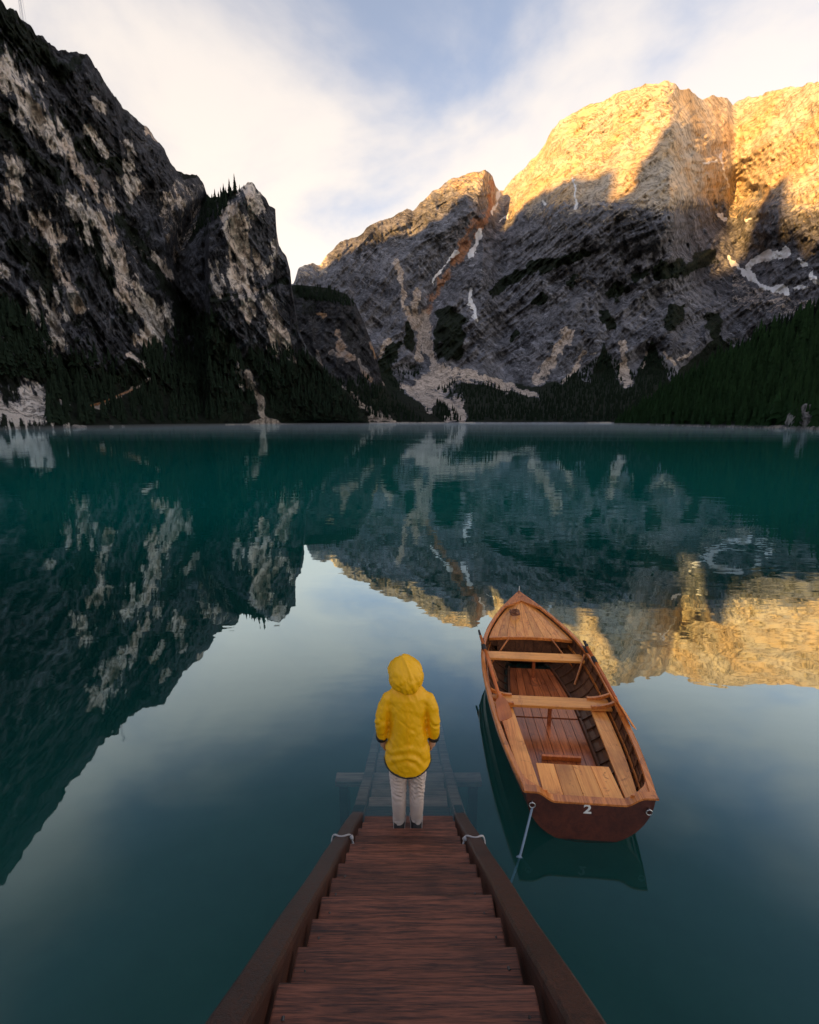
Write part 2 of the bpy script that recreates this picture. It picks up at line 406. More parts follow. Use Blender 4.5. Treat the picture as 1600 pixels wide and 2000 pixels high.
def masks_r(U, V, T, X, Y, Z):
    N = fbm(U / 16, V / 16, 0, 4, 3); N2 = fbm(U / 45, V / 45, 2, 4, 13); NN = fbm(U / 12, V / 20, 5, 5, 83, False, .65)
    scree = stroke(U, V, [([(832, 610), (827, 640), (834, 680), (850, 712), (874, 724)], 9), ([(778, 510), (785, 573), (799, 608), (816, 650), (822, 700)], 5),
                          ([(810, 563), (820, 636), (818, 690)], 6), ([(855, 722), (825, 745), (795, 757)], 9), ([(872, 722), (942, 737), (1030, 769), (1045, 776)], 6),
                          ([(835, 745), (862, 740)], 14), ([(830, 765), (880, 785), (904, 806), (906, 824)], 7), ([(790, 760), (840, 795)], 6),
                          ([(1104, 660), (1080, 700), (1054, 738)], 11), ([(1216, 676), (1218, 715), (1224, 752)], 8), ([(1140, 690), (1100, 748)], 4),
                          ([(1344, 690), (1330, 700)], 5), ([(1262, 688), (1256, 720)], 3), ([(745, 690), (760, 660)], 4), ([(700, 690), (712, 740)], 4), ([(1300, 690), (1320, 712)], 3)], NN, 1.0, .7)
    fanp = in_poly(U + 16 * N, V + 10 * N2, [(846, 706), (872, 720), (940, 738), (1000, 757), (1040, 772), (1000, 768), (930, 752), (890, 748), (905, 790), (912, 824), (868, 824), (872, 800), (840, 785), (800, 764), (812, 750), (838, 735)])
    scree = np.maximum(scree, fanp * np.clip(.72 + .9 * N, 0, 1))
    scree = np.maximum(scree, sstep(823.8, 825.0, V) * (U > 700) * np.clip(0.45 + 1.2 * N2, 0, 1))
    apron = in_poly(U, V, [(1430, 525), (1470, 560), (1600, 590), (1600, 620), (1500, 612), (1430, 600)])
    scree = np.maximum(scree, apron * 0.40)
    ochre = stroke(U, V, [([(965, 345), (962, 400), (935, 450), (915, 480), (885, 512), (858, 556), (836, 606)], 9), ([(905, 470), (930, 430)], 12)], NN, 1.8, .8) * 0.62
    snow = stroke(U, V, [([(939, 452), (930, 474), (921, 496)], 5), ([(892, 490), (868, 520), (846, 552)], 2.6), ([(976, 372), (963, 415)], 3.5), ([(921, 558), (917, 590), (928, 626)], 3.2),
                         ([(1424, 500), (1452, 532), (1480, 556), (1538, 573)], 5.5), ([(1458, 522), (1492, 504), (1540, 492)], 7), ([(1560, 500), (1576, 516)], 4),
                         ([(1122, 350), (1124, 408)], 2.2), ([(1376, 324), (1400, 316)], 2.5), ([(1412, 304), (1424, 368)], 2.2), ([(984, 428), (996, 424)], 4), ([(1552, 566), (1578, 560)], 3),
                         ([(1410, 420), (1420, 432)], 3), ([(1060, 392), (1064, 400)], 2.5), ([(1590, 535), (1600, 550)], 4), ([(1455, 430), (1470, 424)], 2)], NN, 1.5, .35)
    veg = stroke(U, V, [([(960, 574), (1000, 545), (1040, 522), (1090, 512), (1140, 496)], 11), ([(1288, 530), (1340, 522), (1384, 502)], 15), ([(1196, 575), (1210, 560)], 14), ([(1320, 612), (1310, 628)], 19),
                        ([(1388, 625), (1400, 640)], 17), ([(880, 640), (880, 665)], 34), ([(797, 630), (800, 675)], 9), ([(765, 675), (752, 715)], 15), ([(1050, 590), (1062, 585)], 10),
                        ([(1240, 545), (1262, 530)], 9), ([(1180, 610), (1190, 640)], 9), ([(1110, 560), (1125, 540)], 7), ([(1000, 660), (1010, 650)], 8)], N, 0.8) * 0.95
    tri = lambda x, y, w, h: sstep(-6, 8, (V - y) - np.abs(U - x) * (h / w) + 14 * N)
    veg = np.maximum(veg, np.maximum(tri(1180, 672, 34, 90), np.maximum(tri(1272, 662, 42, 95), tri(1120, 715, 30, 40))))
    veg = np.maximum(veg, np.maximum(tri(1400, 655, 60, 60), tri(750, 700, 40, 70)))
    floor_ = sstep(735, 765, V + 12 * N2) * ((U > 850) | (U < 790))
    floor_ = np.maximum(floor_, sstep(760, 790, V + 25 * N))
    veg = np.maximum(veg, floor_)
    veg = np.maximum(veg, 0.5 * sstep(0.25, 0.6, N2) * sstep(450, 600, V))
    veg = veg * (1 - np.clip(scree * 1.6, 0, 1)) * sstep(0, 1, (824.5 - V) / 2 + 0.5)
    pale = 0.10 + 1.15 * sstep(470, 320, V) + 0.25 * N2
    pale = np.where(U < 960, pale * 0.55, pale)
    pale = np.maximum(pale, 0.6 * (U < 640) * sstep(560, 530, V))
    return dict(pale=np.clip(pale, 0, 1.4), veg=veg, scree=scree, snow=snow, ochre=ochre)
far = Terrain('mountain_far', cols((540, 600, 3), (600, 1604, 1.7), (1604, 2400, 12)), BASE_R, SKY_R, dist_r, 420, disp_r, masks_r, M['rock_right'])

# ---- dark shoulder behind the left cliffs
SKY_M = lerp_pts([(470, 590), (560, 560), (575, 556), (604, 558), (640, 562), (676, 574), (694, 592), (712, 632), (724, 664), (738, 706), (746, 742), (764, 772), (800, 792), (845, 808), (870, 826.5)])
BASE_M = lerp_pts([(470, 828), (870, 827)])
def dist_m(U, V, T): return np.interp(U, [470, 700, 870], [690, 760, 830]) + np.interp(U, [470, 700, 870], [420, 300, 20]) * T ** 0.9
def disp_m(U, V, T, X, Y, Z, D):
    a = (U - 600) * 1.0; z = (826 - V) * 1.0
    n = 40 * fbm((a + z * .7) / 70, z / 120, 0.3, 5, 51, True, 0.6) + 14 * fbm(a / 22, z / 40, 4, 4, 52, True)
    return n * sstep(0, .25, T) * (1 - 0.5 * sstep(0.9, 1, T)) * np.interp(U, [740, 870], [1, .1]), 0
def masks_m(U, V, T, X, Y, Z):
    N = fbm(U / 14, V / 14, 1, 4, 5)
    pale = stroke(U, V, [([(660, 650), (668, 690), (676, 700)], 9), ([(618, 690), (624, 720)], 6), ([(722, 668), (728, 690)], 5), ([(650, 690), (690, 700)], 7), ([(625, 615), (628, 622)], 6), ([(700, 705), (720, 740)], 5)], N, .9)
    scree = stroke(U, V, [([(640, 742), (668, 760), (700, 785), (738, 814), (764, 824)], 6), ([(755, 752), (800, 775), (838, 795)], 6), ([(720, 820), (768, 824.5)], 5)], N, .5)
    scree = np.maximum(scree, sstep(823.4, 825, V) * (U > 700) * 0.8)
    veg = np.maximum(sstep(600, 565, V + 10 * N) * (U < 700), sstep(730, 770, V + 18 * N)) * (1 - np.clip(scree * 1.8, 0, 1))
    veg = np.maximum(veg, 0.45 * sstep(0, .5, fbm(U / 40, V / 40, 3, 3, 8)))
    return dict(pale=pale, scree=scree, veg=veg)
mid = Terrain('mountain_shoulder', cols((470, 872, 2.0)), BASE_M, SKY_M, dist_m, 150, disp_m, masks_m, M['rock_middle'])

# ---- left cliffs
SKY_L = lerp_pts([(-1200, -1000), (-900, -900), (-507, -640), (-150, -180), (0, 4), (22, 14), (42, 32), (70, 60), (92, 80), (118, 96), (150, 102), (168, 108), (190, 132), (215, 175), (240, 214), (262, 230), (290, 252),
                  (320, 290), (345, 334), (358, 338), (384, 342), (398, 362), (404, 380), (412, 388), (432, 380), (455, 376), (470, 366), (484, 358), (497, 362), (504, 374), (520, 384), (526, 398), (538, 410), (540, 452),
                  (545, 478), (560, 500), (567, 528), (570, 560), (577, 600), (582, 640), (600, 676), (640, 725), (690, 780), (715, 812), (722, 828.2)])
BASE_L = lerp_pts([(-1200, 838), (0, 835), (200, 831), (470, 829.5), (722, 828.6)])
D0_L = lerp_pts([(-1200, 200), (-500, 230), (0, 262), (200, 340), (400, 470), (560, 580), (722, 640)])
D1_L = lerp_pts([(-1200, 420), (-500, 480), (0, 560), (200, 680), (340, 790), (400, 860), (408, 720), (480, 700), (560, 690), (600, 670), (722, 650)])
GUL_L = [(402, 388), (372, 440), (348, 500), (352, 570), (372, 630), (365, 700)]
def dist_l(U, V, T):
    D = D0_L(U) + (D1_L(U) - D0_L(U)) * (0.22 * sstep(0, 0.14, T) + 0.78 * T ** 1.1)
    gu = np.interp(V, [p[1] for p in GUL_L], [p[0] for p in GUL_L])
    side = U - gu
    D = D + 70 * np.exp(-(side / 22) ** 2) * sstep(760, 640, V)
    D = D - 60 * np.where(side > 0, np.exp(-((side - 60) / 60) ** 2), 0) * sstep(720, 560, V)
    # ledge under the buttress and ribs across the wall
    led = V - np.interp(U, [420, 470, 520, 560], [585, 578, 566, 540])
    D = D - 22 * sstep(-4, 6, led) * (U > 410) * sstep(0, .1, T)
    return D
def disp_l(U, V, T, X, Y, Z, D):
    sc = D / 889.0
    a = U * 0.62; z = (830 - V) * 0.62
    ang = R(-56)
    p = a * math.cos(ang) + z * math.sin(ang); q = -a * math.sin(ang) + z * math.cos(ang)
    wv = 22 * fbm(p / 160, q / 110, 1, 3, 60)
    n = 30 * fbm(p / 190, (q + wv) / 55, 0, 5, 61, True, .58)
    n += 15 * fbm(p / 60, (q + wv) / 17, 3, 5, 62, True, .6)
    n += 12 * fbm(a / 22, z / 60, 6, 4, 63, True, .6)
    n += 4 * fbm(a / 6, z / 8, 9, 3, 64)
    n += 6 * fbm(p / 120, (q + 1.5 * wv) / 12, 6.0, 3, 65, True, .6)
    n += 10 * fbm((a + .2 * z) / 13, z / 46, 7.0, 4, 66, True, .6)
    kz = 5 * fbm(a / 9, 0 * a, 2.0, 4, 78) * sstep(.93, 1, T)
    return n * sstep(0, .2, T) * (1 - .6 * sstep(.94, 1, T)) * np.interp(U, [560, 640, 722], [1, .6, .1]), kz
PALE_L = [([(0, 129), (39, 180), (77, 241), (113, 278)], 18), ([(22, 312), (30, 380)], 13), ([(172, 254), (206, 297)], 6), ([(247, 275), (254, 322)], 7), ([(241, 353), (258, 374)], 10), ([(142, 318), (215, 404)], 8),
          ([(77, 421), (107, 464)], 13), ([(138, 387), (180, 434), (215, 477), (241, 525), (275, 572)], 13), ([(275, 572), (292, 636), (297, 662)], 15), ([(103, 494), (129, 555), (159, 602)], 8), ([(103, 585), (108, 665)], 13),
          ([(60, 580), (66, 640)], 5), ([(236, 555), (258, 602)], 8), ([(456, 413), (469, 464), (477, 499)], 13), ([(477, 499), (464, 546), (490, 572)], 15), ([(486, 376), (494, 413)], 10), ([(417, 520), (430, 555)], 9), ([(499, 499), (516, 529)], 9),
          ([(516, 593), (533, 628), (546, 668)], 13), ([(477, 602), (486, 618)], 9), ([(464, 727), (477, 744)], 7), ([(563, 684), (572, 705)], 5), ([(258, 690), (297, 718)], 4), ([(535, 470), (540, 500)], 6), ([(10, 800), (70, 806)], 22),
          ([(60, 770), (80, 800)], 12), ([(288, 245), (300, 262)], 6), ([(180, 190), (200, 215)], 5), ([(330, 380), (345, 400)], 7), ([(320, 605), (328, 640)], 6), ([(130, 792), (130, 826)], 4), ([(305, 500), (330, 540)], 6), ([(0, 520), (12, 530)], 6)]
def masks_l(U, V, T, X, Y, Z):
    N = fbm(U / 11, V / 15, 1, 5, 6); N2 = fbm((U + V * .6) / 26, (V - .5 * U) / 60, 2, 4, 16); N3 = fbm((U - V * .3) / 9, (V + .3 * U) / 34, 4, 5, 26, False, .6)
    pale = np.clip(stroke(U, V, [(p_, w_ * 1.4) for p_, w_ in PALE_L], N3, 1.9, .8), 0, 1)
    pale = np.maximum(pale, 0.24 * sstep(.05, .5, N2) * sstep(720, 600, V))
    pale = np.maximum(pale, 0.42 * in_poly(U, V, [(345, 345), (400, 365), (385, 440), (340, 520), (310, 420)]))
    scree = stroke(U, V, [([(486, 731), (500, 770), (512, 795), (520, 815)], 6)], N, .6)
    fan = sstep(0, 5, (V - 812) - np.abs(U - 520) * 0.33 + 4 * N)
    scree = np.maximum(scree, np.maximum(fan, sstep(827.6, 828.4, V) * (U > 440) * .8))
    scree = np.maximum(scree, 0.8 * stroke(U, V, [([(182, 796), (225, 780), (262, 763), (290, 742)], 3.2)], N * .3, .5))
    low = sstep(640, 760, V + 60 * N2 + 30 * N)
    bands = stroke(U, V, [([(0, 90), (60, 190), (130, 270), (190, 300), (250, 330)], 16), ([(0, 230), (50, 300), (110, 350)], 14), ([(0, 30), (60, 90), (120, 140)], 24), ([(40, 480), (80, 520), (100, 580)], 22), ([(150, 430), (210, 520), (250, 600)], 15),
                           ([(415, 388), (445, 380), (480, 366)], 10), ([(400, 400), (370, 460)], 14), ([(420, 585), (470, 578), (520, 566), (558, 542)], 7), ([(230, 420), (300, 520), (345, 600)], 11), ([(0, 600), (40, 640), (60, 700)], 34),
                           ([(360, 620), (400, 640), (430, 680)], 30), ([(350, 338), (385, 344)], 6)], N, .8)
    veg = np.maximum(low, bands * .9); veg = np.maximum(veg, 0.55 * sstep(.05, .5, -N2))
    veg = veg * (1 - np.clip(pale * 1.5, 0, 1)) * (1 - np.clip(scree * 2, 0, 1))
    return dict(pale=pale, scree=scree, veg=veg)
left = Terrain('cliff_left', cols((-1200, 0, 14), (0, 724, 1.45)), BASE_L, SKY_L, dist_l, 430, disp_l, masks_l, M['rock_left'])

# ---- forested hill on the right
SKY_H = lerp_pts([(1212, 828), (1235, 812), (1262, 795), (1300, 768), (1340, 748), (1390, 716), (1430, 694), (1480, 668), (1530, 640), (1570, 620), (1600, 604), (1700, 552), (1900, 470), (2300, 330)])
BASE_H = lerp_pts([(1212, 828.5), (1300, 830), (1400, 832), (1600, 835), (2300, 838)])
D0_H = lerp_pts([(1212, 640), (1300, 470), (1400, 360), (1600, 265), (2300, 200)])
def dist_h(U, V, T): return D0_H(U) + np.interp(U, [1212, 1300, 1600, 2300], [10, 110, 260, 330]) * T
def disp_h(U, V, T, X, Y, Z, D): return 6 * fbm(U / 40, V / 30, 0, 4, 91) * sstep(0, .2, T) * sstep(1212, 1280, U), 0
def masks_h(U, V, T, X, Y, Z):
    N = fbm(U / 12, V / 6, 0, 3, 7)
    sh = sstep(0.035, 0.008, T + 0.012 * N)
    return dict(veg=1 - sh, scree=sh * .55)
hill = Terrain('hill_right', cols((1212, 1604, 4), (1604, 2300, 24)), BASE_H, SKY_H, dist_h, 70, disp_h, masks_h, M['rock_left'])

# ---- unseen ridge added behind the camera, crest shaped to shade lake and lower slopes
def build_ridge():
    d = SUN_DIR.copy(); hz = Vector((d.x, d.y, 0)).normalized(); lat = Vector((-hz.y, hz.x, 0)); tanel = math.tan(SUN_EL)
    RD = 4600.0
    term = [(640, 520), (700, 480), (745, 470), (800, 462), (860, 430), (920, 400), (985, 425), (1040, 388), (1115, 350), (1160, 348), (1232, 382), (1290, 412), (1338, 330), (1400, 312), (1450, 345), (1525, 352), (1548, 445), (1590, 488)]
    pts = []
    for (u, v) in term:
        P = Vector(far.at(u, v)); s = RD - P.dot(hz)
        pts.append((P.dot(lat), P.z + s * tanel))
    pts.sort()
    return hz, lat, RD, pts
hz, lat, RD, prof = build_ridge()
print('RIDGE', [(round(a), round(b)) for a, b in prof])
def ridge_mesh():
    xs = np.arange(-7000, 7001, 40.0)
    px = np.array([p[0] for p in prof]); pz = np.array([p[1] for p in prof])
    # one height per station: local mean of the wanted points
    hgt = np.array([np.sum(pz * np.exp(-((px - x) / 30) ** 2)) / max(np.sum(np.exp(-((px - x) / 30) ** 2)), 1e-12) if np.min(np.abs(px - x)) < 250 else np.interp(x, px, pz) for x in xs])
    hgt = np.where(xs < px[0], pz[0] + np.clip((px[0] - xs) * .15, 0, 250), hgt)
    hgt = np.where(xs > px[-1], pz[-1] - np.clip((xs - px[-1]) * .1, 0, 400), hgt)
    hgt = hgt + 10 * fbm(xs / 120, 0 * xs, 0, 4, 5)
    vs = []; fs = []; offs = [(-2600, 0.0), (-1500, .42), (-500, .82), (0, 1.0), (500, .8), (1500, .4), (2600, 0.0)]
    for x, hh in zip(xs, hgt):
        for (o, k) in offs:
            j = 60 * float(vnoise(x / 300, o / 400, 0, 3)) if o else 0
            p = hz * (RD + o) + lat * x
            vs.append((p.x, p.y, hh * k + (j if 0 < k < 1 else 0) - (8 if k == 0 else 0)))
    n = len(offs)
    for i in range(len(xs) - 1):
        for j in range(n - 1):
            fs.append((i * n + j, i * n + j + 1, (i + 1) * n + j + 1, (i + 1) * n + j))
    tag(new_obj('shadow_ridge', vs, fs, M['shadow_ridge_rock'], smooth=True), kind='structure')
ridge_mesh()

# ------------------------------------------------------------------ water
def water_material():
    m, nt = mat_new('lake_water'); k = NT(nt)
    tc = k.n('ShaderNodeTexCoord').outputs['Object']
    w1 = k.noise(k.mapping(tc, scale=(0.55, 1.3, 1)), 0.9, 3, 0.5, 0.3)
    w2 = k.noise(k.mapping(tc, rot=(0, 0, R(18)), scale=(0.35, 1.0, 1)), 0.16, 3, 0.5)
    patch = k.ramp(k.noise(k.mapping(tc, scale=(0.5, 1, 1)), 0.05, 3, 0.5), 0.40, 0.66, 0.22, 1.0)
    h = k.math('MULTIPLY', k.math('ADD', k.math('MULTIPLY', w1, 0.5), w2), patch)
    nrm = k.bump(h, 0.42, 0.055)
    lw = k.n('ShaderNodeLayerWeight'); lw.inputs['Blend'].default_value = 0.5; k.l(nrm, lw.inputs['Normal'])
    cr_ = k.n('ShaderNodeValToRGB'); k.l(lw.outputs['Facing'], cr_.inputs[0]); el = cr_.color_ramp.elements
    stops = [(0, .01), (.2, .022), (.318, .06), (.383, .12), (.5, .31), (.593, .50), (.67, .62), (.8, .64), (.9, .72), (1.0, .97)]
    while len(el) < len(stops): el.new(0.5)
    for e_, (p_, v_) in zip(el, stops): e_.position = p_; e_.color = (v_, v_, v_, 1)
    fac = cr_.outputs[0]
    gl = k.n('ShaderNodeBsdfGlossy'); gl.inputs['Roughness'].default_value = 0.015; k.l(nrm, gl.inputs['Normal'])
    gl.inputs['Color'].default_value = (0.72, 0.91, 1.0, 1)
    df = k.n('ShaderNodeBsdfDiffuse'); df.inputs['Color'].default_value = (0.001, 0.185, 0.158, 1)
    rf = k.n('ShaderNodeBsdfRefraction'); rf.inputs['IOR'].default_value = 1.33; rf.inputs['Roughness'].default_value = 0.0
    rf.inputs['Color'].default_value = (0.80, 0.93, 0.95, 1)
    body = k.n('ShaderNodeMixShader'); k.l(k.ramp(k.n('ShaderNodeSeparateXYZ').outputs['Y'], 5.0, 22.0, 0.86, 0.15), body.inputs[0]); k.l(tc, [q for q in nt.nodes if q.bl_idname == 'ShaderNodeSeparateXYZ'][0].inputs[0]); k.l(df.outputs[0], body.inputs[1]); k.l(rf.outputs[0], body.inputs[2])
    mx = k.n('ShaderNodeMixShader'); k.l(fac, mx.inputs[0]); k.l(body.outputs[0], mx.inputs[1]); k.l(gl.outputs[0], mx.inputs[2])
    va = k.n('ShaderNodeVolumeAbsorption'); va.inputs['Color'].default_value = (0.25, 0.72, 0.75, 1); va.inputs['Density'].default_value = 0.16
    k.out(mx.outputs[0], va.outputs[0])
    return m
M['water'] = water_material()
bmw = bmesh.new(); bmesh.ops.create_cube(bmw, size=1.0)
for v in bmw.verts: v.co = Vector((v.co.x * 4200, v.co.y * 2400 + 850, (v.co.z - 0.5) * 8.0))
mw = bpy.data.meshes.new('lake'); bmw.to_mesh(mw); bmw.free(); mw.materials.append(M['water'])
lake = bpy.data.objects.new('lake', mw); C.objects.link(lake); tag(lake, kind='structure')
# lake bed: shelves away from the near shore
def bed():
    xs = np.linspace(-60, 60, 61); ys = np.concatenate([np.linspace(-8, 30, 60), [60, 200, 1400]])
    X, Y = np.meshgrid(xs, ys); X = np.where(Y > 100, X * 30, X)
    Z = -0.25 - 0.55 * np.clip(Y + 1.0, 0, 12) ** 0.9 + 0.12 * fbm(X / 2, Y / 2, 0, 4, 3)
    Z = np.maximum(Z, -5.8) ; Z = np.where(Y > 29, -6.2, Z)
    idx = np.arange(X.size).reshape(X.shape)
    q = np.stack([idx[:-1, :-1], idx[:-1, 1:], idx[1:, 1:], idx[1:, :-1]], -1).reshape(-1, 4)
    m = plain_material('lake_bed_silt', (0.06, 0.075, 0.055), 0.95, var=0.4, scale=1.2)
    tag(new_obj('lake_bed', np.stack([X, Y, Z], -1).reshape(-1, 3), q, m, smooth=True), kind='structure')
bed()
# thin mist lying on the far water
mm, nt = mat_new('mist'); k = NT(nt)
vp = k.n('ShaderNodeVolumePrincipled'); vp.inputs['Color'].default_value = (0.92, 0.95, 1.0, 1); vp.inputs['Density'].default_value = 0.0015; vp.inputs['Anisotropy'].default_value = 0.2
k.out(None, vp.outputs[0])
mb = MB().box((0, 470, 0.85), (1700, 700, 1.6)); tag(mb.build('mist', mm), 'thin pale mist lying low over the far lake water', 'mist', kind='stuff')

# ------------------------------------------------------------------ trees
def conifer_arrays(layers, seg, rng, jag=0.35):
    """crown of drooping jagged tiers, unit height, base radius 0.17"""
    vs = []; fs = []
    for i in range(layers):
        z0 = 0.08 + 0.84 * i / layers; z1 = min(1.0, z0 + 1.75 * 0.92 / layers)
        r = 0.19 * (1 - i / layers) ** 0.85 * (0.85 + 0.3 * rng.random())
        b = len(vs); vs.append((0, 0, z1)); ph = rng.random() * 6.28
        for k in range(seg):
            a = ph + 2 * math.pi * k / seg; rr = r * (1 if k % 2 == 0 else 1 - jag) * (0.8 + 0.4 * rng.random())
            vs.append((rr * math.cos(a), rr * math.sin(a), z0 - (0.03 if k % 2 == 0 else -0.02) * rng.random() - 0.25 * rr * (k % 2 == 0)))
        for k in range(seg): fs.append((b, b + 1 + k, b + 1 + (k + 1) % seg))
    return np.array(vs), np.array(fs)
TR = np.random.default_rng(5)
def forest(name, spots, mat, label):
    """spots: list of (x, y, z, height)"""
    kinds = [conifer_arrays(5, 8, TR) for _ in range(6)]
    V_, F_ = [], []; b = 0
    for (x, y, z, h) in spots:
        v, f = kinds[TR.integers(6)]
        a = TR.random() * 6.28; ca, sa = math.cos(a), math.sin(a); w = 0.8 + 0.5 * TR.random()
        q = np.stack([(v[:, 0] * ca - v[:, 1] * sa) * h * w + x, (v[:, 0] * sa + v[:, 1] * ca) * h * w + y, v[:, 2] * h + z - 0.06 * h], -1)
        V_.append(q); F_.append(f + b); b += len(v)
    o = new_obj(name, np.concatenate(V_), np.concatenate(F_), mat)
    tag(o, label, 'forest', kind='stuff'); return o
def scatter(T, poly, n, h0, h1, reject=None):
    out = []
    us = [p[0] for p in poly]; vs = [p[1] for p in poly]
    tries = 0
    while len(out) < n and tries < n * 12:
        tries += 1
        u = TR.uniform(min(us), max(us)); v = TR.uniform(min(vs), max(vs))
        if not bool(in_poly(np.array([u]), np.array([v]), poly)[0]): continue
        if reject and reject(u, v): continue
        p = T.at(u, v); out.append((p[0], p[1], p[2], TR.uniform(h0, h1)))
    return out
# hill on the right
hs = []
for _ in range(2600):
    i = TR.integers(0, len(hill.u)); j = int(len(hill.t) * TR.random() ** 0.9)
    j = min(max(j, 2), len(hill.t) - 1); p = hill.P[j, i]
    hs.append((p[0] + TR.normal() * 3, p[1] + TR.normal() * 3, p[2] - 1, TR.uniform(8, 19) * (0.7 + 0.3 * min(1, p[2] / 20 + .4))))
forest('hill_forest', hs, M['needles_green'], 'dense dark green conifer forest covering the hill on the right shore')
# valley floor and foot of the far massif
noscree = lambda u, v: float(stroke(np.array([u]), np.array([v]), [([(855, 722), (825, 745), (795, 757)], 11), ([(872, 722), (942, 737), (1030, 769), (1045, 776)], 7), ([(835, 745), (862, 740)], 15),
            ([(830, 765), (880, 785), (904, 806), (906, 824)], 9), ([(790, 760), (840, 795)], 6), ([(1216, 676), (1218, 715), (1224, 752)], 8), ([(1104, 660), (1080, 700), (1054, 738)], 11)], np.zeros(1))[0]) > .3
fs_ = scatter(far, [(850, 742), (960, 750), (1040, 778), (1100, 745), (1180, 690), (1240, 730), (1275, 680), (1330, 740), (1330, 822), (850, 822)], 1900, 9, 17, noscree)
fs_ += scatter(far, [(742, 712), (760, 680), (785, 715), (840, 715), (790, 752), (765, 760)], 150, 9, 15, noscree)
forest('valley_forest', fs_, M['needles'], 'dark conifer forest on the valley floor below the far massif')
ls_ = scatter(left, [(280, 700), (330, 640), (430, 600), (470, 700), (500, 790), (470, 826), (280, 828)], 420, 10, 19)
ls_ += scatter(left, [(480, 690), (590, 690), (640, 740), (705, 812), (700, 826), (575, 826), (530, 800), (500, 740)], 420, 10, 18)
ls_ += scatter(left, [(0, 600), (60, 640), (110, 720), (130, 800), (100, 740), (0, 740)], 130, 10, 17)
ls_ += scatter(left, [(100, 730), (170, 690), (280, 720), (285, 826), (140, 830), (95, 828)], 190, 9, 16, lambda u, v: abs(v - np.interp(u, [182, 225, 262, 290], [796, 780, 763, 742])) < 9 and u > 175)
ls_ += scatter(mid, [(575, 560), (640, 566), (690, 590), (690, 600), (600, 585), (578, 580)], 160, 9, 15)
ls_ += scatter(mid, [(640, 750), (700, 795), (740, 820), (840, 824), (800, 800), (745, 760), (720, 735)], 220, 10, 16)
ls_ += scatter(left, [(404, 392), (440, 382), (465, 374), (430, 420), (395, 450), (370, 470)], 60, 8, 14)
forest('cliff_forest', ls_, M['needles'], 'dark conifers massed at the foot of the left cliffs')

tree_protos = []
for q in range(4):
    v, f = conifer_arrays(9, 10, TR, 0.45)
    me = bpy.data.meshes.new('crown'); me.from_pydata(v.tolist(), [], f.tolist()); me.materials.append(M['needles'])
    mt = MB().tube([(0, 0, -0.06), (0, 0, 0.3), (0, 0, 0.9)], [0.02, 0.015, 0.004], 6)
    mt_o = bpy.data.meshes.new('trunk'); mt_o.from_pydata(mt.v, [], mt.f); mt_o.materials.append(M['bark'])
    tree_protos.append((me, mt_o))
def pine(p, h, label, group, name='conifer_tree', w=1.0):
    r = empty(name, p, TR.random() * 6.28); tag(r, label, 'tree', group)
    cm, tm = tree_protos[TR.integers(4)]
    for nm, me in (('crown', cm), ('trunk', tm)):
        o = bpy.data.objects.new(nm, me); C.objects.link(o); o.parent = r; o.scale = (h * w, h * w, h)
    return r
for (u, v, h, w, lb) in [(414, 392, 10, 1, 'small dark conifer leftmost on the buttress top below the gully'), (431, 386, 17, .8, 'tall conifer left of a close pair on the buttress top'),
                     (437, 384, 19, .9, 'tall conifer right of a close pair on the buttress top'), (449, 381, 19, .9, 'bushy conifer in the middle of the buttress top row'),
                     (459, 377, 22, .85, 'tallest conifer on the buttress top, right of the row'), (467, 371, 9, .8, 'thin small conifer just right of the tallest on the buttress'), (476, 365, 5, 1.5, 'tiny round-headed tree at the very top of the buttress')]:
    pine(left.at(u, v + 3), h, lb, 'conifers on top of the buttress', w=w)
for i, (u, v, h) in enumerate([(209, 640, 24)]): pine(left.at(u - 118, v + 38), h, 'tall conifer standing before the pale wall on the left cliff', 'conifers on the left shore')
pine(left.at(131, 829), 20, 'bare thin conifer at the left waterline beside the pale shore rock', 'conifers on the left shore', w=.6)
n_r = 0
for u in np.arange(1250, 1602, 6.5):
    v = float(SKY_H(u)); p = hill.at(u, v + 1)
    pine((p[0], p[1], p[2] - 1), TR.uniform(9, 17), 'dark conifer on the tree line along the crest of the right hill', 'conifers along the crest of the right hill')
for (u, v) in [(800, 790), (806, 797), (812, 801), (818, 796), (826, 805), (833, 803), (838, 809), (846, 803), (852, 808), (858, 815), (866, 806), (872, 812), (880, 816), (887, 812), (893, 818), (899, 815)]:
    pine(far.at(u, v + 6), TR.uniform(10, 17), 'small conifer among the pale gravel of the valley fan', 'conifers scattered on the gravel fan')

# ------------------------------------------------------------------ stairs into the water
M['stair'] = wood_material('stair_wood', (0.215, 0.070, 0.038), (0.026, 0.010, 0.007), 0.48, 0.0, 0, 4.2, None, 0.8, 0.6)
M['underwater_bright'] = wood_material('underwater_bright_wood', (0.58, 0.27, 0.19), (0.24, 0.11, 0.075), 0.8, 0.0, 0, 1.2, None, 0.3, 0.3)  # stair wood colour brightened to make up for dim light below the water
M['rail'] = wood_material('rail_wood', (0.078, 0.026, 0.014), (0.020, 0.008, 0.006), 0.50, 0.0, 1, 3.0, None, 0.2, 0.6)
K = 0.91
M['nail'] = plain_material('nail_steel', (0.10, 0.09, 0.085), 0.5, metal=.8)
RUN, RISE = 0.254 * K, 0.1918 * K
Y0, Z0 = 1.244 * K, CAM_H - 1.939 * K           # far nosing of tread 0
stairs = empty('wooden_stairs', (-0.012, 0, 0)); tag(stairs, 'dark red-brown wooden stairs leading down into the lake', 'stairs')
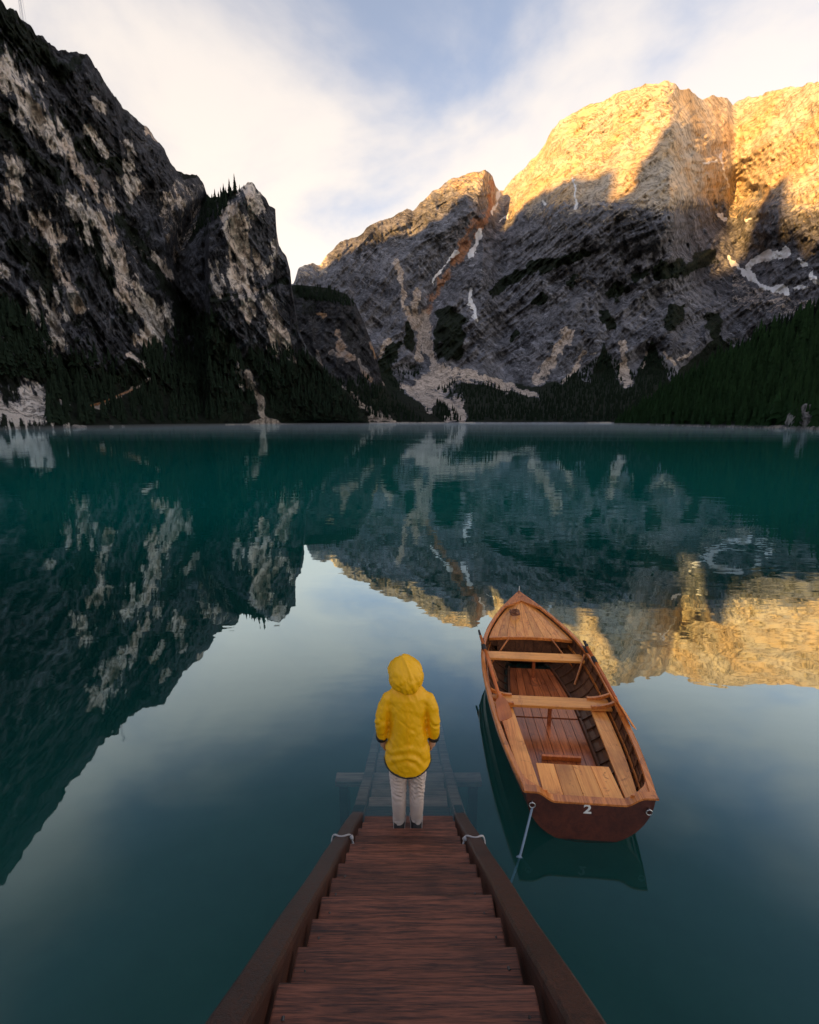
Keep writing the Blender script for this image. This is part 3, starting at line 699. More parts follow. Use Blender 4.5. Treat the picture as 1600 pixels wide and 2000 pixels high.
for kk in range(-4, 27):
    yN, zT = Y0 + RUN * kk, Z0 - RISE * kk
    w = 0.826 + random.uniform(-0.012, 0.012)
    m_ = MB().box((0, 0, 0), (w, RUN + 0.035, 0.045), bev=0.006)
    # worn front edge
    vv = [(x, y + (0.006 * math.sin(9 * x + kk) if y > 0 else 0), z - (0.004 * math.cos(5 * x) if z > 0 else 0)) for (x, y, z) in m_.v]
    t = new_obj('tread', vv, m_.f, M['stair' if kk < 13 else 'underwater_bright'], stairs); t.location = (random.uniform(-.006, .006), yN - (RUN + 0.035) / 2, zT - 0.0225)
    if -1 <= kk < 12:
        for nx in (-.37, .37):
            for ny in (-.07, .05):
                MB().tube([(nx + random.uniform(-.01, .01), ny + random.uniform(-.012, .012), .0215), (nx, ny, .0245)], [.0065, .005], 8).build('nail', M['nail'], t)
    t.rotation_euler = (random.uniform(-.008, .008), random.uniform(-.006, .006), random.uniform(-.006, .006))
SL = RISE / RUN
def nos(y): return Z0 - SL * (y - Y0)
for sx in (-1, 1):
    y0, y1 = 0.05, 7.2
    m_ = MB(); rings = []
    prof_ = [(-.5, -.5), (.5, -.5), (.5, .36), (.46, .45), (.36, .5), (-.36, .5), (-.46, .45), (-.5, .36)]
    for i in range(40):
        y = y0 + (y1 - y0) * i / 39; zc = nos(y) + 0.03 - 0.10
        jx = 0.006 * math.sin(1.9 * y + sx) + 0.003 * math.sin(7 * y)
        jz = 0.005 * math.sin(2.7 * y + 2 * sx)
        rings.append([(sx * 0.490 + px * 0.118 + jx, y, zc + pz * 0.20 + jz) for px, pz in prof_])
    m_.loft(rings); ro = m_.build('side_rail', M['rail'], stairs, smooth=False); ro.data.materials.append(M['underwater_bright'])
    for poly in ro.data.polygons:
        if poly.center.z < -0.06: poly.material_index = 1
MB().box((0, 4.75, nos(4.75) - 0.10), (1.75, 0.14, 0.12), bev=.01).build('crossbeam', M['underwater_bright'], stairs)
for sx in (-1, 1):
    MB().box((sx * 0.78, 4.75, nos(4.75) - 1.3), (0.11, 0.11, 2.2), bev=.01).build('post', M['rail'], stairs)
M['rope_pale'] = plain_material('rope_pale', (0.42, 0.40, 0.40), 0.9, scale=60, bump=.4)
M['rope_blue'] = plain_material('rope_blue', (0.20, 0.27, 0.36), 0.85, scale=60, bump=.4)
def rail_loop(sx, y, label, r, mat):
    zc = nos(y) + 0.03; cx = sx * 0.495 - 0.012
    pts = []
    for i in range(15):
        a = math.pi * i / 14
        pts.append((cx - math.cos(a) * 0.078, y + 0.02 * math.sin(3 * a), zc - 0.10 + 0.115 * math.sin(a) ** 0.5))
    pts = [(cx - .078, y, zc - .2)] + pts + [(cx + .078, y, zc - .2)]
    m_ = MB().tube(pts, r, 7)
    kx = cx - sx * .074; m_.tube([(kx - .012, y + .012, zc - .03), (kx, y, zc - .012), (kx + .012, y - .012, zc - .02)], [.007, .017, .007], 8)
    m_.tube([(kx, y, zc - .02), (kx - sx * .022, y - .03, zc - .05), (kx - sx * .018, y - .05, zc - .10)], [.006, .006, .004], 6)
    o = m_.build('rope_loop', mat, smooth=True); tag(o, label, 'rope'); return o
rail_loop(-1, 2.86, 'pale rope knotted round the left stair rail', .0068, M['rope_pale'])
rail_loop(1, 2.83, 'grey-white cord looped over the right stair rail', .0068, M['rope_pale'])

# ------------------------------------------------------------------ rowing boat
M['varnish'] = wood_material('varnished_wood', (0.80, 0.27, 0.055), (0.42, 0.11, 0.020), 0.34, 0.6, 0, 1.5, (0.22, 0.055, 0.015), 0.25, 0.08)
M['thwart'] = wood_material('thwart_wood', (0.96, 0.42, 0.10), (0.74, 0.26, 0.05), 0.40, 0.45, 1, 1.5, (0.55, 0.19, 0.05), 0.2, 0.1)
M['seat'] = wood_material('seat_wood', (0.96, 0.41, 0.095), (0.68, 0.21, 0.036), 0.40, 0.45, 0, 1.4, (0.36, 0.085, 0.016), 0.45, 0.1)
M['floor'] = wood_material('floor_wood', (0.62, 0.175, 0.052), (0.30, 0.068, 0.020), 0.30, 0.5, 0, 1.5, (0.16, 0.04, 0.018), 0.45, 0.1)
M['hull_in'] = wood_material('hull_inside', (0.20, 0.085, 0.038), (0.085, 0.036, 0.020), 0.5, 0.1, 0, .8, None, 0.25, 0.08)
M['hull_out'] = wood_material('hull_outside', (0.105, 0.026, 0.014), (0.055, 0.014, 0.009), 0.40, 0.3, 0, .9, (0.045, 0.014, 0.010), 0.2, 0.05)
M['oar'] = wood_material('oar_wood', (0.82, 0.22, 0.035), (0.55, 0.11, 0.016), 0.35, 0.4, 0, .8, None, 0.1, 0.05)
M['blackm'] = plain_material('black_rubber', (0.015, 0.015, 0.016), 0.5)
M['steel'] = plain_material('steel', (0.55, 0.55, 0.56), 0.3, metal=1.0)
M['white'] = plain_material('white_paint', (0.72, 0.70, 0.68), 0.6, var=.1, scale=20)
L = 4.03
boat = empty('rowing_boat', (1.595, 3.47, 0.012), 0)
boat.rotation_euler = (0, 0, math.atan2(7.42 - 3.42, 1.91 - 1.60))
tag(boat, 'varnished wooden rowing boat with white number 2 on its stern', 'boat')
_b = lerp_pts([(0, .555), (.08, .62), (.18, .685), (.32, .735), (.5, .765), (.62, .745), (.72, .665), (.8, .55), (.88, .385), (.94, .22), (.98, .085), (1, .02)])
_s = lerp_pts([(0, .45), (.2, .425), (.45, .42), (.65, .47), (.8, .545), (.92, .65), (1, .75)])
_k = lerp_pts([(0, -.06), (.3, -.12), (.7, -.12), (.88, -.05), (.95, .1), (.985, .4), (1, .66)])
def smooth_fn(f, w=.04):
    return lambda s_: float(np.mean([f(min(1, max(0, s_ + d))) for d in np.linspace(-w, w, 7)])) if 0.03 < s_ < .95 else float(f(s_))
bb, ss, kk_ = smooth_fn(_b), smooth_fn(_s), smooth_fn(_k, .02)
def sec(s_, a, off=0.0):
    """hull section point: a 0 keel .. 1 sheer, off inward"""
    b = max(bb(s_) - off, 0.004); z1 = ss(s_); z0 = kk_(s_) + off
    th_ = a * math.pi / 2
    y = b * math.sin(th_) ** 0.78; z = z0 + (z1 - z0) * (1 - math.cos(th_)) ** 0.92
    return y, z
NST = 42
stn = [i / NST for i in range(NST + 1)]
NP = 7
for side in (-1, 1):
    for p_ in range(NP):                       # lapped planks
        a0, a1 = p_ / NP, (p_ + 1) / NP + (0.02 if p_ < NP - 1 else 0)
        rings = []
        for s_ in stn:
            y0_, z0_ = sec(s_, a0, .000); y1_, z1_ = sec(s_, a1, .012); y0i, z0i = sec(s_, a0, .014); y1i, z1i = sec(s_, a1, .026)
            if p_ == NP - 1: y1_, z1_ = sec(s_, a1, .004); y1i, z1i = sec(s_, a1, .018)
            z1i = z1_
            rings.append([(s_ * L, side * y0_, z0_), (s_ * L, side * y1_, z1_), (s_ * L, side * y1i, z1i), (s_ * L, side * y0i, z0i)])
        m_ = MB().loft(rings); o = m_.build('hull_plank', M['hull_out'], boat)
        o.data.materials.append(M['hull_in'])
        # inner face index 1 (ring edge 2-3)
        for fi, poly in enumerate(o.data.polygons):
            if fi < NST * 4 and fi % 4 == 2: poly.material_index = 1
    # gunwale
    rings = []
    for s_ in stn:
        y, z = bb(s_), ss(s_)
        rings.append([(s_ * L, side * (y + .022), z - .03), (s_ * L, side * (y + .024), z + .012), (s_ * L, side * (y + .012), z + .02), (s_ * L, side * max(y - .03, 0), z + .018), (s_ * L, side * max(y - .032, 0), z - .012)])
    MB().loft(rings).build('gunwale', M['varnish'], boat)
    rings = []
    for s_ in stn:                              # inner rail below
        if s_ > .93: break
        y, z = sec(s_, .80, .03)
        rings.append([(s_ * L, side * y, z - .018), (s_ * L, side * y, z + .018), (s_ * L, side * (y - .014), z + .018), (s_ * L, side * (y - .014), z - .018)])
    MB().loft(rings).build('inner_rail', M['varnish'], boat)
    for i in range(19):                         # ribs
        s_ = .03 + .048 * i
        rings = []
        for q in range(11):
            a = .18 + .80 * q / 10
            y, z = sec(s_, a, .022); y2, z2 = sec(s_, a, .042)
            rings.append([(s_ * L - .012, side * y, z), (s_ * L + .012, side * y, z), (s_ * L + .012, side * y2, z2), (s_ * L - .012, side * y2, z2)])
        MB().loft(rings).build('rib', M['hull_in'], boat)
# keel and stem
MB().tube([(L * s_, 0, kk_(s_) - .012) for s_ in stn], .018, 6).build('keel', M['hull_out'], boat)
MB().tube([(L * .955, 0, .10), (L * .985, 0, .38), (L * 1.0, 0, .66), (L * 1.004, 0, .79)], [.02, .022, .024, .02], 8).build('stem_post', M['varnish'], boat)
MB().tube([(L * 1.0, 0, .76), (L * 1.0, 0, .88)], .007, 6).build('bow_pin', M['white'], boat)
# transom with a scooped top edge
pts = []
ny = 24
def ttop(y): return 0.455 - 0.085 * (1 - sstep(.30, .47, abs(y)))
sect = [sec(0, q / 14) for q in range(15)]
outl = [(-y, z) for y, z in reversed(sect)] + [(y, z) for y, z in sect[1:]]
top = [(y, float(ttop(y))) for y in np.linspace(.555, -.555, ny)]
ring = outl[:-1] + top[:-1]
m_ = MB(); m_.loft([[(-.03, y, z) for y, z in ring], [(.012, y, z) for y, z in ring]]); m_.build('transom', M['hull_out'], boat)
rings = [[(-.045, y, z + .001), (-.045, y, z + .02), (.03, y, z + .02), (.03, y, z + .001)] for y, z in [(yy, float(ttop(yy))) for yy in np.linspace(-.575, .575, 40)]]
MB().loft(rings).build('transom_cap', M['varnish'], boat)
for side in (-1, 1):                            # corner knees at the stern
    m_ = MB(); z = .445
    tri_ = [(.012, side * .54), (.012, side * .36), (.06, side * .44), (.13, side * .52), (.26, side * .60)]
    m_.loft([[(x, y, z) for x, y in tri_], [(x, y, z - .03) for x, y in tri_]]); m_.build('stern_knee', M['varnish'], boat)
# floor boards
ZF = 0.035
for part, (s0, s1, zf) in enumerate([(.125, .40, ZF), (.405, .69, ZF + .006)]):
    n = 7
    for i in range(n):
        rings = []
        for q in range(13):
            s_ = s0 + (s1 - s0) * q / 12
            hw = min(.40, .36 * bb(s_) / .74 + .02) * (1 if s_ < .5 else 1 - .9 * (s_ - .5))
            ya, yb = -hw + 2 * hw * i / n + .003, -hw + 2 * hw * (i + 1) / n - .003
            rings.append([(s_ * L, ya, zf), (s_ * L, yb, zf), (s_ * L, yb, zf - .018), (s_ * L, ya, zf - .018)])
        MB().loft(rings).build('floor_board', M['floor'], boat)
    for side in (-1, 1):
        rings = []
        for q in range(13):
            s_ = s0 + (s1 - s0) * q / 12
            hw = min(.40, .36 * bb(s_) / .74 + .02) * (1 if s_ < .5 else 1 - .9 * (s_ - .5))
            rings.append([(s_ * L, side * (hw + .006), zf - .02), (s_ * L, side * (hw + .006), zf + .035), (s_ * L, side * (hw + .03), zf + .035), (s_ * L, side * (hw + .03), zf - .02)])
        MB().loft(rings).build('floor_edge_strip', M['hull_in'], boat)
MB().box((.265 * L - .17, .0, ZF + .03), (.035, .42, .05), bev=.004).build('foot_brace', M['oar'], boat)
# stern seat planks and side benches
ZS = .30
for i in range(4):
    y0_, y1_ = -.36 + .18 * i, -.36 + .18 * (i + 1)
    MB().box((.27, (y0_ + y1_) / 2, ZS - .012), (.50, .176, .024), bev=.003).build('seat_plank', M['seat'], boat)
MB().box((.05, .02, ZS + .012), (.03, .34, .022), bev=.003).build('seat_cleat', M['oar'], boat)
for side in (-1, 1):
    rings = []
    for q in range(17):
        s_ = .01 + .36 * q / 16
        yo = sec(s_, .66, .03)[0]; yi = .368 + .10 * (q / 16)
        yi = min(yi, yo - .02)
        rings.append([(s_ * L, side * yi, ZS), (s_ * L, side * yo, ZS), (s_ * L, side * yo, ZS - .024), (s_ * L, side * yi, ZS - .024)])
    MB().loft(rings).build('side_bench', M['seat'], boat)
# thwarts, posts, knees
for (s_, wd, zt) in ((.372, .20, .335), (.632, .20, .36)):
    yo = bb(s_) - .045
    MB().box((s_ * L, 0, zt), (wd, 2 * yo, .035), bev=.006).build('thwart', M['thwart'], boat)
    MB().tube([(s_ * L, 0, ZF), (s_ * L, 0, zt - .017)], .025, 8).build('thwart_post', M['floor'], boat)
for (s_, wd, zt) in ((.372, .20, .335),):
    for side in (-1, 1):
        for dx in (-.085, .085):
            y1_ = bb(s_) - .03
            rings = []
            for q in range(9):
                a = q / 8
                y = y1_ - .26 * (1 - a) ** 1.0; z = zt + .02 + (ss(s_) + .0 - zt - .02) * a ** 2.2
                rings.append([(s_ * L + dx - .015, side * y, z - .02), (s_ * L + dx + .015, side * y, z - .02), (s_ * L + dx + .015, side * y, z + .022), (s_ * L + dx - .015, side * y, z + .022)])
            MB().loft(rings).build('thwart_knee', M['varnish'], boat)
for side in (-1, 1):
    MB().tube([(.632 * L - .05, side * (bb(.6) - .06), .46), (.58 * L, side * (bb(.58) - .22), .08)], .016, 6).build('side_brace', M['varnish'], boat)
    MB().tube([(.715 * L, side * .30, .50), (.66 * L, side * .62, .12)], .012, 6).build('side_brace', M['varnish'], boat)
# bow deck, planks fanned from the stem, and bulkhead under it
S0, S1 = .715, .965
n = 9
for i in range(n):
    rings = []
    for q in range(11):
        s_ = S0 + (S1 - S0) * q / 10
        hw = max(bb(s_) - .045, .008); zd = ss(s_) - .065 + .03 * (1 - 0)
        fa, fb = -1 + 2 * i / n, -1 + 2 * (i + 1) / n
        ya, yb = hw * fa + .002, hw * fb - .002
        ca = lambda f_: .03 * (1 - f_ * f_)
        rings.append([(s_ * L, ya, zd + ca(fa)), (s_ * L, yb, zd + ca(fb)), (s_ * L, yb, zd + ca(fb) - .018), (s_ * L, ya, zd + ca(fa) - .018)])
    MB().loft(rings).build('deck_plank', M['seat'], boat)
hw = bb(S0) - .05
rings = []
for q in range(15):
    f_ = -1 + 2 * q / 14; z = ss(S0) - .035 + .03 * (1 - f_ * f_)
    rings.append([(S0 * L - .015, f_ * hw, z - .035), (S0 * L - .015, f_ * hw, z + .008), (S0 * L + .012, f_ * hw, z + .008), (S0 * L + .012, f_ * hw, z - .035)])
MB().loft(rings).build('deck_edge', M['varnish'], boat)
for i in range(9):
    y0_, y1_ = hw * (-1 + 2 * i / 9), hw * (-1 + 2 * (i + 1) / 9)
    yc = (y0_ + y1_) / 2; zb = max(.05, kk_(.74) + .10 + .42 * (abs(yc) / .62) ** 2.4)
    MB().box((.735 * L, yc, (zb + .46) / 2), (.016, (y1_ - y0_) - .004, .46 - zb), bev=.002).build('bulkhead_plank', M['hull_in'], boat)
m_ = MB(); tr_ = [(.90 * L, -bb(.90) + .02), (.90 * L, bb(.90) - .02), (.955 * L, bb(.955) - .005), (L, 0.0), (.955 * L, -bb(.955) + .005)]
m_.loft([[(x, y, ss(x / L) + .024) for x, y in [(.945 * L, 0)] + tr_[1:4] ], [(x, y, ss(x / L) - .01) for x, y in [(.945 * L, 0)] + tr_[1:4]]]).loft([[(x, y, ss(x / L) + .024) for x, y in [(.945 * L, 0), tr_[3], tr_[4], tr_[0]]], [(x, y, ss(x / L) - .01) for x, y in [(.945 * L, 0), tr_[3], tr_[4], tr_[0]]]])
m_.build('breasthook', M['varnish'], boat)
# rings on the stern, oarlocks, number
def ring_mesh(c, r, t, ax):
    m_ = MB(); pts = []
    for i in range(17):
        a = 2 * math.pi * i / 16
        pts.append((c[0], c[1] + r * math.cos(a), c[2] + r * math.sin(a)) if ax == 'x' else (c[0] + r * math.cos(a), c[1], c[2] + r * math.sin(a)))
    return m_.tube(pts, t, 6)
for y in (.50, -.505):
    m_ = ring_mesh((-.048, y, .335), .026, .005, 'x'); m_.tube([(-.03, y, .365), (-.055, y, .362)], .007, 6); m_.build('mooring_ring', M['steel'], boat, True)
OARL = {1: .635, -1: .64}
for side in (-1, 1):
    s_ = OARL[side]; y = side * (bb(s_) + .0); z = ss(s_)
    m_ = MB().box((s_ * L, y, z + .02), (.16, .05, .035), bev=.006)
    m_.tube([(s_ * L, y, z + .03), (s_ * L, y, z + .07)], .012, 8)
    m_.tube([(s_ * L - .045, y, z + .13), (s_ * L - .035, y, z + .085), (s_ * L, y, z + .068), (s_ * L + .035, y, z + .085), (s_ * L + .045, y, z + .13)], .010, 8)
    m_.build('oarlock', M['blackm'], boat, True)
cu = bpy.data.curves.new('number', 'FONT'); cu.body = '2'; cu.size = .125; cu.extrude = .0015; cu.align_x = 'CENTER'; cu.offset = .003
tmp = bpy.data.objects.new('tmp', cu); C.objects.link(tmp)
dg = bpy.context.evaluated_depsgraph_get(); me = bpy.data.meshes.new_from_object(tmp.evaluated_get(dg)); bpy.data.objects.remove(tmp)
me.materials.clear(); me.materials.append(M['white'])
num = bpy.data.objects.new('number', me); C.objects.link(num); num.parent = boat
num.location = (-.034, .015, .275); num.rotation_euler = (R(90), 0, R(-90)); num.scale = (1.15, 1, 1); num['label'] = 'white painted number 2 on the stern'

BM = Matrix.LocRotScale(boat.location, boat.rotation_euler, None)
def oar(name, label, grip, blade, z_twist):
    """grip and blade are points in boat coordinates"""
    a, b = Vector(grip), Vector(blade); d = (b - a); ln = d.length
    r = empty(name); r.matrix_world = BM @ (Matrix.Translation(a) @ d.to_track_quat('X', 'Z').to_matrix().to_4x4() @ Matrix.Rotation(z_twist, 4, 'X'))
    tag(r, label, 'oar', 'oars of the rowing boat')
    MB().tube([(0.16, 0, 0), (.5 * ln, 0, 0), (ln - .45, 0, 0)], [.021, .024, .019], 10).build('shaft', M['oar'], r, True)
    MB().tube([(0, 0, 0), (.08, 0, 0), (.16, 0, 0)], [.014, .018, .016], 10).build('grip', M['blackm'], r, True)
    MB().tube([(.40, 0, 0), (.52, 0, 0)], [.029, .029], 10).build('collar', M['blackm'], r, True)
    rings = []
    for q in range(11):
        x = ln - .48 + .48 * q / 10; w = [.02, .028, .04, .055, .066, .073, .077, .079, .08, .079, .072][q]; t_ = [.018, .016, .013, .010, .009, .008, .007, .006, .006, .005, .004][q]
        zc = .012 * (q / 10) ** 2
        rings.append([(x, -w, zc + .01 * (q > 2)), (x, 0, zc - t_), (x, w, zc + .01 * (q > 2)), (x, 0, zc + t_)])
    MB().loft(rings).build('blade', M['oar'], r)
    return r
oar('oar', 'orange wooden oar resting on the left gunwale, blade inboard', (2.80, bb(.69) + .09, .62), (.93, .60, .47), R(25))
oar('oar', 'dark-edged oar along the right gunwale, blade overhanging the water', (2.62, -bb(.65) + .02, .60), (.98, -.745, .43), R(-50))

# ropes
m_ = MB(); pts = [(L * 1.0, 0, .80), (L * .975, .03, .70), (L * .94, .06, .655), (L * .90, .10, .62), (L * .875, .13, .612)]
for i in range(44):
    a = 2 * math.pi * i / 12; rr = .075 + .012 * math.sin(i * 1.7)
    pts.append((L * .86 + rr * math.cos(a) * 1.15, .15 + rr * math.sin(a), .612 + .0022 * i * .6))
M['rope_brown'] = plain_material('rope_brown', (0.22, 0.09, 0.05), .9, scale=60, bump=.4)
o = m_.tube(pts, .0075, 6).build('bow_rope', M['rope_brown'], None, True); o.matrix_world = BM; tag(o, 'thin brown rope coiled on the bow deck of the boat', 'rope')
r0 = BM @ Vector((-.05, .50, .31)); r1 = Vector((0.70, 2.95, -.35))
pts = []
for i in range(15):
    t = i / 14; p = r0.lerp(r1, t); p.z -= .10 * math.sin(math.pi * t); pts.append(p)
m_ = MB().tube(pts, .010, 7)
kn = pts[5]; m_.tube([kn + Vector((-.03, 0, .01)), kn + Vector((0, .0, .015)), kn + Vector((.03, .0, -.01))], [.004, .016, .004], 6)
tag(m_.build('mooring_rope', M['rope_blue'], None, True), 'blue-grey mooring rope from the stern ring down beside the stairs', 'rope')

# ------------------------------------------------------------------ person in the yellow raincoat
M['coat'] = plain_material('yellow_rubber_coat', (0.98, 0.49, 0.003), 0.40, var=.06, scale=5, spec=0.4)
M['skin'] = plain_material('skin', (0.50, 0.29, 0.20), 0.55, var=.08)
M['trouser'] = plain_material('cream_cotton', (0.62, 0.50, 0.44), 0.9, var=.08, scale=14, bump=.1)
M['trim'] = plain_material('black_trim', (0.012, 0.012, 0.013), 0.6)
M['shoe'] = plain_material('dark_shoe', (0.03, 0.028, 0.03), 0.6)
M['sole'] = plain_material('pale_sole', (0.55, 0.50, 0.46), 0.7)
M['hair'] = plain_material('brown_hair', (0.06, 0.035, 0.02), 0.6)
M['eye'] = plain_material('eye', (0.03, 0.02, 0.02), 0.2)
TZ = Z0 - RISE * 10
person = empty('person', (-0.015, 3.375, TZ)); person.scale = (.945, .945, .945); tag(person, 'person in a hooded yellow raincoat and cream trousers standing on the stairs', 'person')
def ell_rings(specs, n=28):
    return [[(cx + rx * math.cos(2 * math.pi * j / n), cy + ry * math.sin(2 * math.pi * j / n), z) for j in range(n)] for (z, rx, ry, cx, cy) in specs]
def evaluated(mb, name, voxel, mat, parent, smooth_it=6, wrinkle=None):
    o = mb.build(name, mat, parent, True)
    rm = o.modifiers.new('r', 'REMESH'); rm.mode = 'VOXEL'; rm.voxel_size = voxel; rm.use_smooth_shade = True
    if smooth_it:
        sm = o.modifiers.new('s', 'SMOOTH'); sm.factor = .5; sm.iterations = smooth_it
    dg = bpy.context.evaluated_depsgraph_get(); me = bpy.data.meshes.new_from_object(o.evaluated_get(dg))
    o.modifiers.clear(); old = o.data; o.data = me; bpy.data.meshes.remove(old)
    if wrinkle:
        n = len(me.vertices); co = np.empty(n * 3); me.vertices.foreach_get('co', co); co = co.reshape(-1, 3)
        no = np.empty(n * 3); me.vertex_normals.foreach_get('vector', no); no = no.reshape(-1, 3)
        co = co + no * wrinkle(co)[:, None]; me.vertices.foreach_set('co', co.ravel()); me.update()
    if not me.materials: me.materials.append(mat)
    me.polygons.foreach_set('use_smooth', [True] * len(me.polygons))
    return o
# body
b_ = MB()
b_.loft(ell_rings([(.84, .14, .09, 0, 0), (.95, .155, .10, 0, 0), (1.08, .13, .09, 0, 0), (1.22, .145, .10, 0, 0), (1.34, .135, .08, 0, 0), (1.40, .09, .06, 0, 0), (1.45, .05, .05, 0, .01), (1.53, .048, .05, 0, .02)]))
hd = Vector((-.012, .035, 1.585))
b_.loft(ell_rings([(1.475, .03, .04, hd.x, .06), (1.50, .055, .07, hd.x, .045), (1.54, .068, .088, hd.x, .035), (1.59, .075, .096, hd.x, .025), (1.64, .072, .092, hd.x, .02), (1.675, .05, .065, hd.x, .015), (1.69, .015, .02, hd.x, .015)]))
b_.tube([(hd.x, .118, 1.60), (hd.x, .142, 1.572), (hd.x, .12, 1.562)], [.010, .014, .010], 8)            # nose
b_.tube([(hd.x - .025, .112, 1.53), (hd.x, .122, 1.531), (hd.x + .025, .112, 1.53)], [.006, .009, .006], 8)   # lips
for sx in (-1, 1):
    b_.tube([(hd.x + sx * .072, .02, 1.56), (hd.x + sx * .082, .015, 1.59), (hd.x + sx * .074, .02, 1.615)], [.010, .014, .010], 8)   # ears
    b_.tube([(sx * .12, 0, 1.355), (sx * .192, -.01, 1.26), (sx * .225, -.015, 1.15), (sx * .228, .015, 1.04), (sx * .222, .04, .93)], [.036, .040, .036, .034, .026], 10)
    w_ = Vector((sx * .221, .042, .925))
    b_.tube([w_, w_ + Vector((0, .008, -.05)), w_ + Vector((-sx * .002, .012, -.085))], [.026, .034, .030], 10)
    for f_, (dy, ln) in enumerate([(-.022, .062), (-.006, .074), (.012, .078), (.030, .068)]):
        p0 = w_ + Vector((-sx * .002, .012 + dy, -.082)); p1 = p0 + Vector((-sx * .006, .006, -ln * .5)); p2 = p1 + Vector((-sx * .018, .004, -ln * .45))
        b_.tube([p0, p1, p2], [.0095, .009, .0075], 8)
    p0 = w_ + Vector((-sx * .008, .036, -.035)); b_.tube([p0, p0 + Vector((-sx * .012, .028, -.03)), p0 + Vector((-sx * .018, .030, -.058))], [.012, .010, .008], 8)
    b_.tube([(sx * .078, 0, .86), (sx * .082, .005, .65), (sx * .080, .01, .47), (sx * .079, -.005, .30), (sx * .078, -.01, .09)], [.082, .068, .052, .048, .034], 12)
    b_.tube([(sx * .078, -.03, .05), (sx * .08, .06, .045), (sx * .085, .15, .03)], [.036, .036, .022], 10)
evaluated(b_, 'body', .0065, M['skin'], person, 4)
hb = MB(); hb.loft(ell_rings([(1.50, .060, .05, hd.x, -.045), (1.56, .080, .085, hd.x, .0), (1.62, .084, .095, hd.x, .008), (1.67, .066, .078, hd.x, .008), (1.70, .02, .03, hd.x, .008)])).build('hair', M['hair'], person, True)
for sx in (-1, 1):
    MB().tube([(hd.x + sx * .032, .112, 1.592), (hd.x + sx * .032, .124, 1.592)], [.012, .006], 10).build('eye', M['eye'], person, True)
# trousers
t_ = MB()
t_.loft(ell_rings([(.66, .165, .115, 0, 0), (.80, .175, .12, 0, 0), (.95, .165, .11, 0, 0)]))
for sx in (-1, 1):
    t_.loft(ell_rings([(.095, .046, .050, sx * .080, -.004), (.13, .052, .056, sx * .080, -.008), (.20, .060, .064, sx * .081, -.01), (.32, .066, .070, sx * .081, -.006), (.44, .066, .068, sx * .081, .006), (.58, .078, .082, sx * .083, .004), (.72, .086, .098, sx * .083, 0), (.80, .088, .10, sx * .083, 0)]))
def wr_t(co):
    z = co[:, 2]; x = co[:, 0]; y = co[:, 1]
    fold = np.sin(z * 150 + 3.5 * fbm(x * 14, y * 14, z * 5, 2, 301) * 3 + x * 18)
    kn = np.exp(-((z - .46) / .085) ** 2) + .8 * np.exp(-((z - .60) / .08) ** 2) + .9 * np.exp(-((z - .10) / .055) ** 2)
    return .0095 * fold * kn + .004 * fbm(x * 22, y * 22, z * 12, 3, 302)
evaluated(t_, 'trousers', .0065, M['trouser'], person, 4, wr_t)
for sx in (-1, 1):
    sh = MB(); rings = []
    for q in range(12):
        y = -.062 + .255 * q / 11; w = [x_ * 1.28 for x_ in [.030, .036, .039, .040, .041, .043, .046, .048, .048, .046, .038, .022]][q]; hh = [.065, .085, .092, .090, .082, .072, .062, .055, .049, .043, .036, .024][q]
        rings.append([(sx * .080 + w * math.cos(a) * (1 if math.sin(a) > -.2 else .95), y, .022 + max(0, math.sin(a)) * hh) for a in [2 * math.pi * j / 14 for j in range(14)]])
    so = sh.loft(rings).build('shoe', M['shoe'], person, True); so.rotation_euler = (0, 0, 0)
    rings = []
    for q in range(12):
        y = -.068 + .27 * q / 11; w = [x_ * 1.25 for x_ in [.028, .038, .042, .043, .044, .046, .049, .051, .051, .048, .040, .024]][q]
        rings.append([(sx * .080 - w, y, .002), (sx * .080 + w, y, .002), (sx * .080 + w, y, .026), (sx * .080 - w, y, .026)])
    MB().loft(rings).build('sole', M['sole'], so)
# raincoat
j_ = MB()
def hem(x, y): return -.045 * max(0, -y / .15) + .02 * (abs(x) / .2) ** 2
specs = [(.74, .204, .160, 0, -.01), (.82, .196, .154, 0, -.01), (.95, .180, .144, 0, -.008), (1.07, .166, .134, 0, -.004), (1.19, .164, .130, 0, 0), (1.30, .172, .125, 0, 0), (1.38, .178, .112, 0, 0), (1.425, .150, .098, 0, .004), (1.46, .115, .088, 0, .01), (1.49, .080, .08, 0, .015)]
rings = ell_rings(specs, 36)
rings[0] = [(x, y, z + hem(x, y)) for x, y, z in rings[0]]
j_.loft(rings)
for sx in (-1, 1):
    j_.tube([(sx * .115, 0, 1.375), (sx * .170, -.004, 1.345), (sx * .203, -.012, 1.26), (sx * .226, -.02, 1.15), (sx * .232, .0, 1.05), (sx * .228, .028, .955)], [.056, .062, .062, .058, .054, .050], 16)
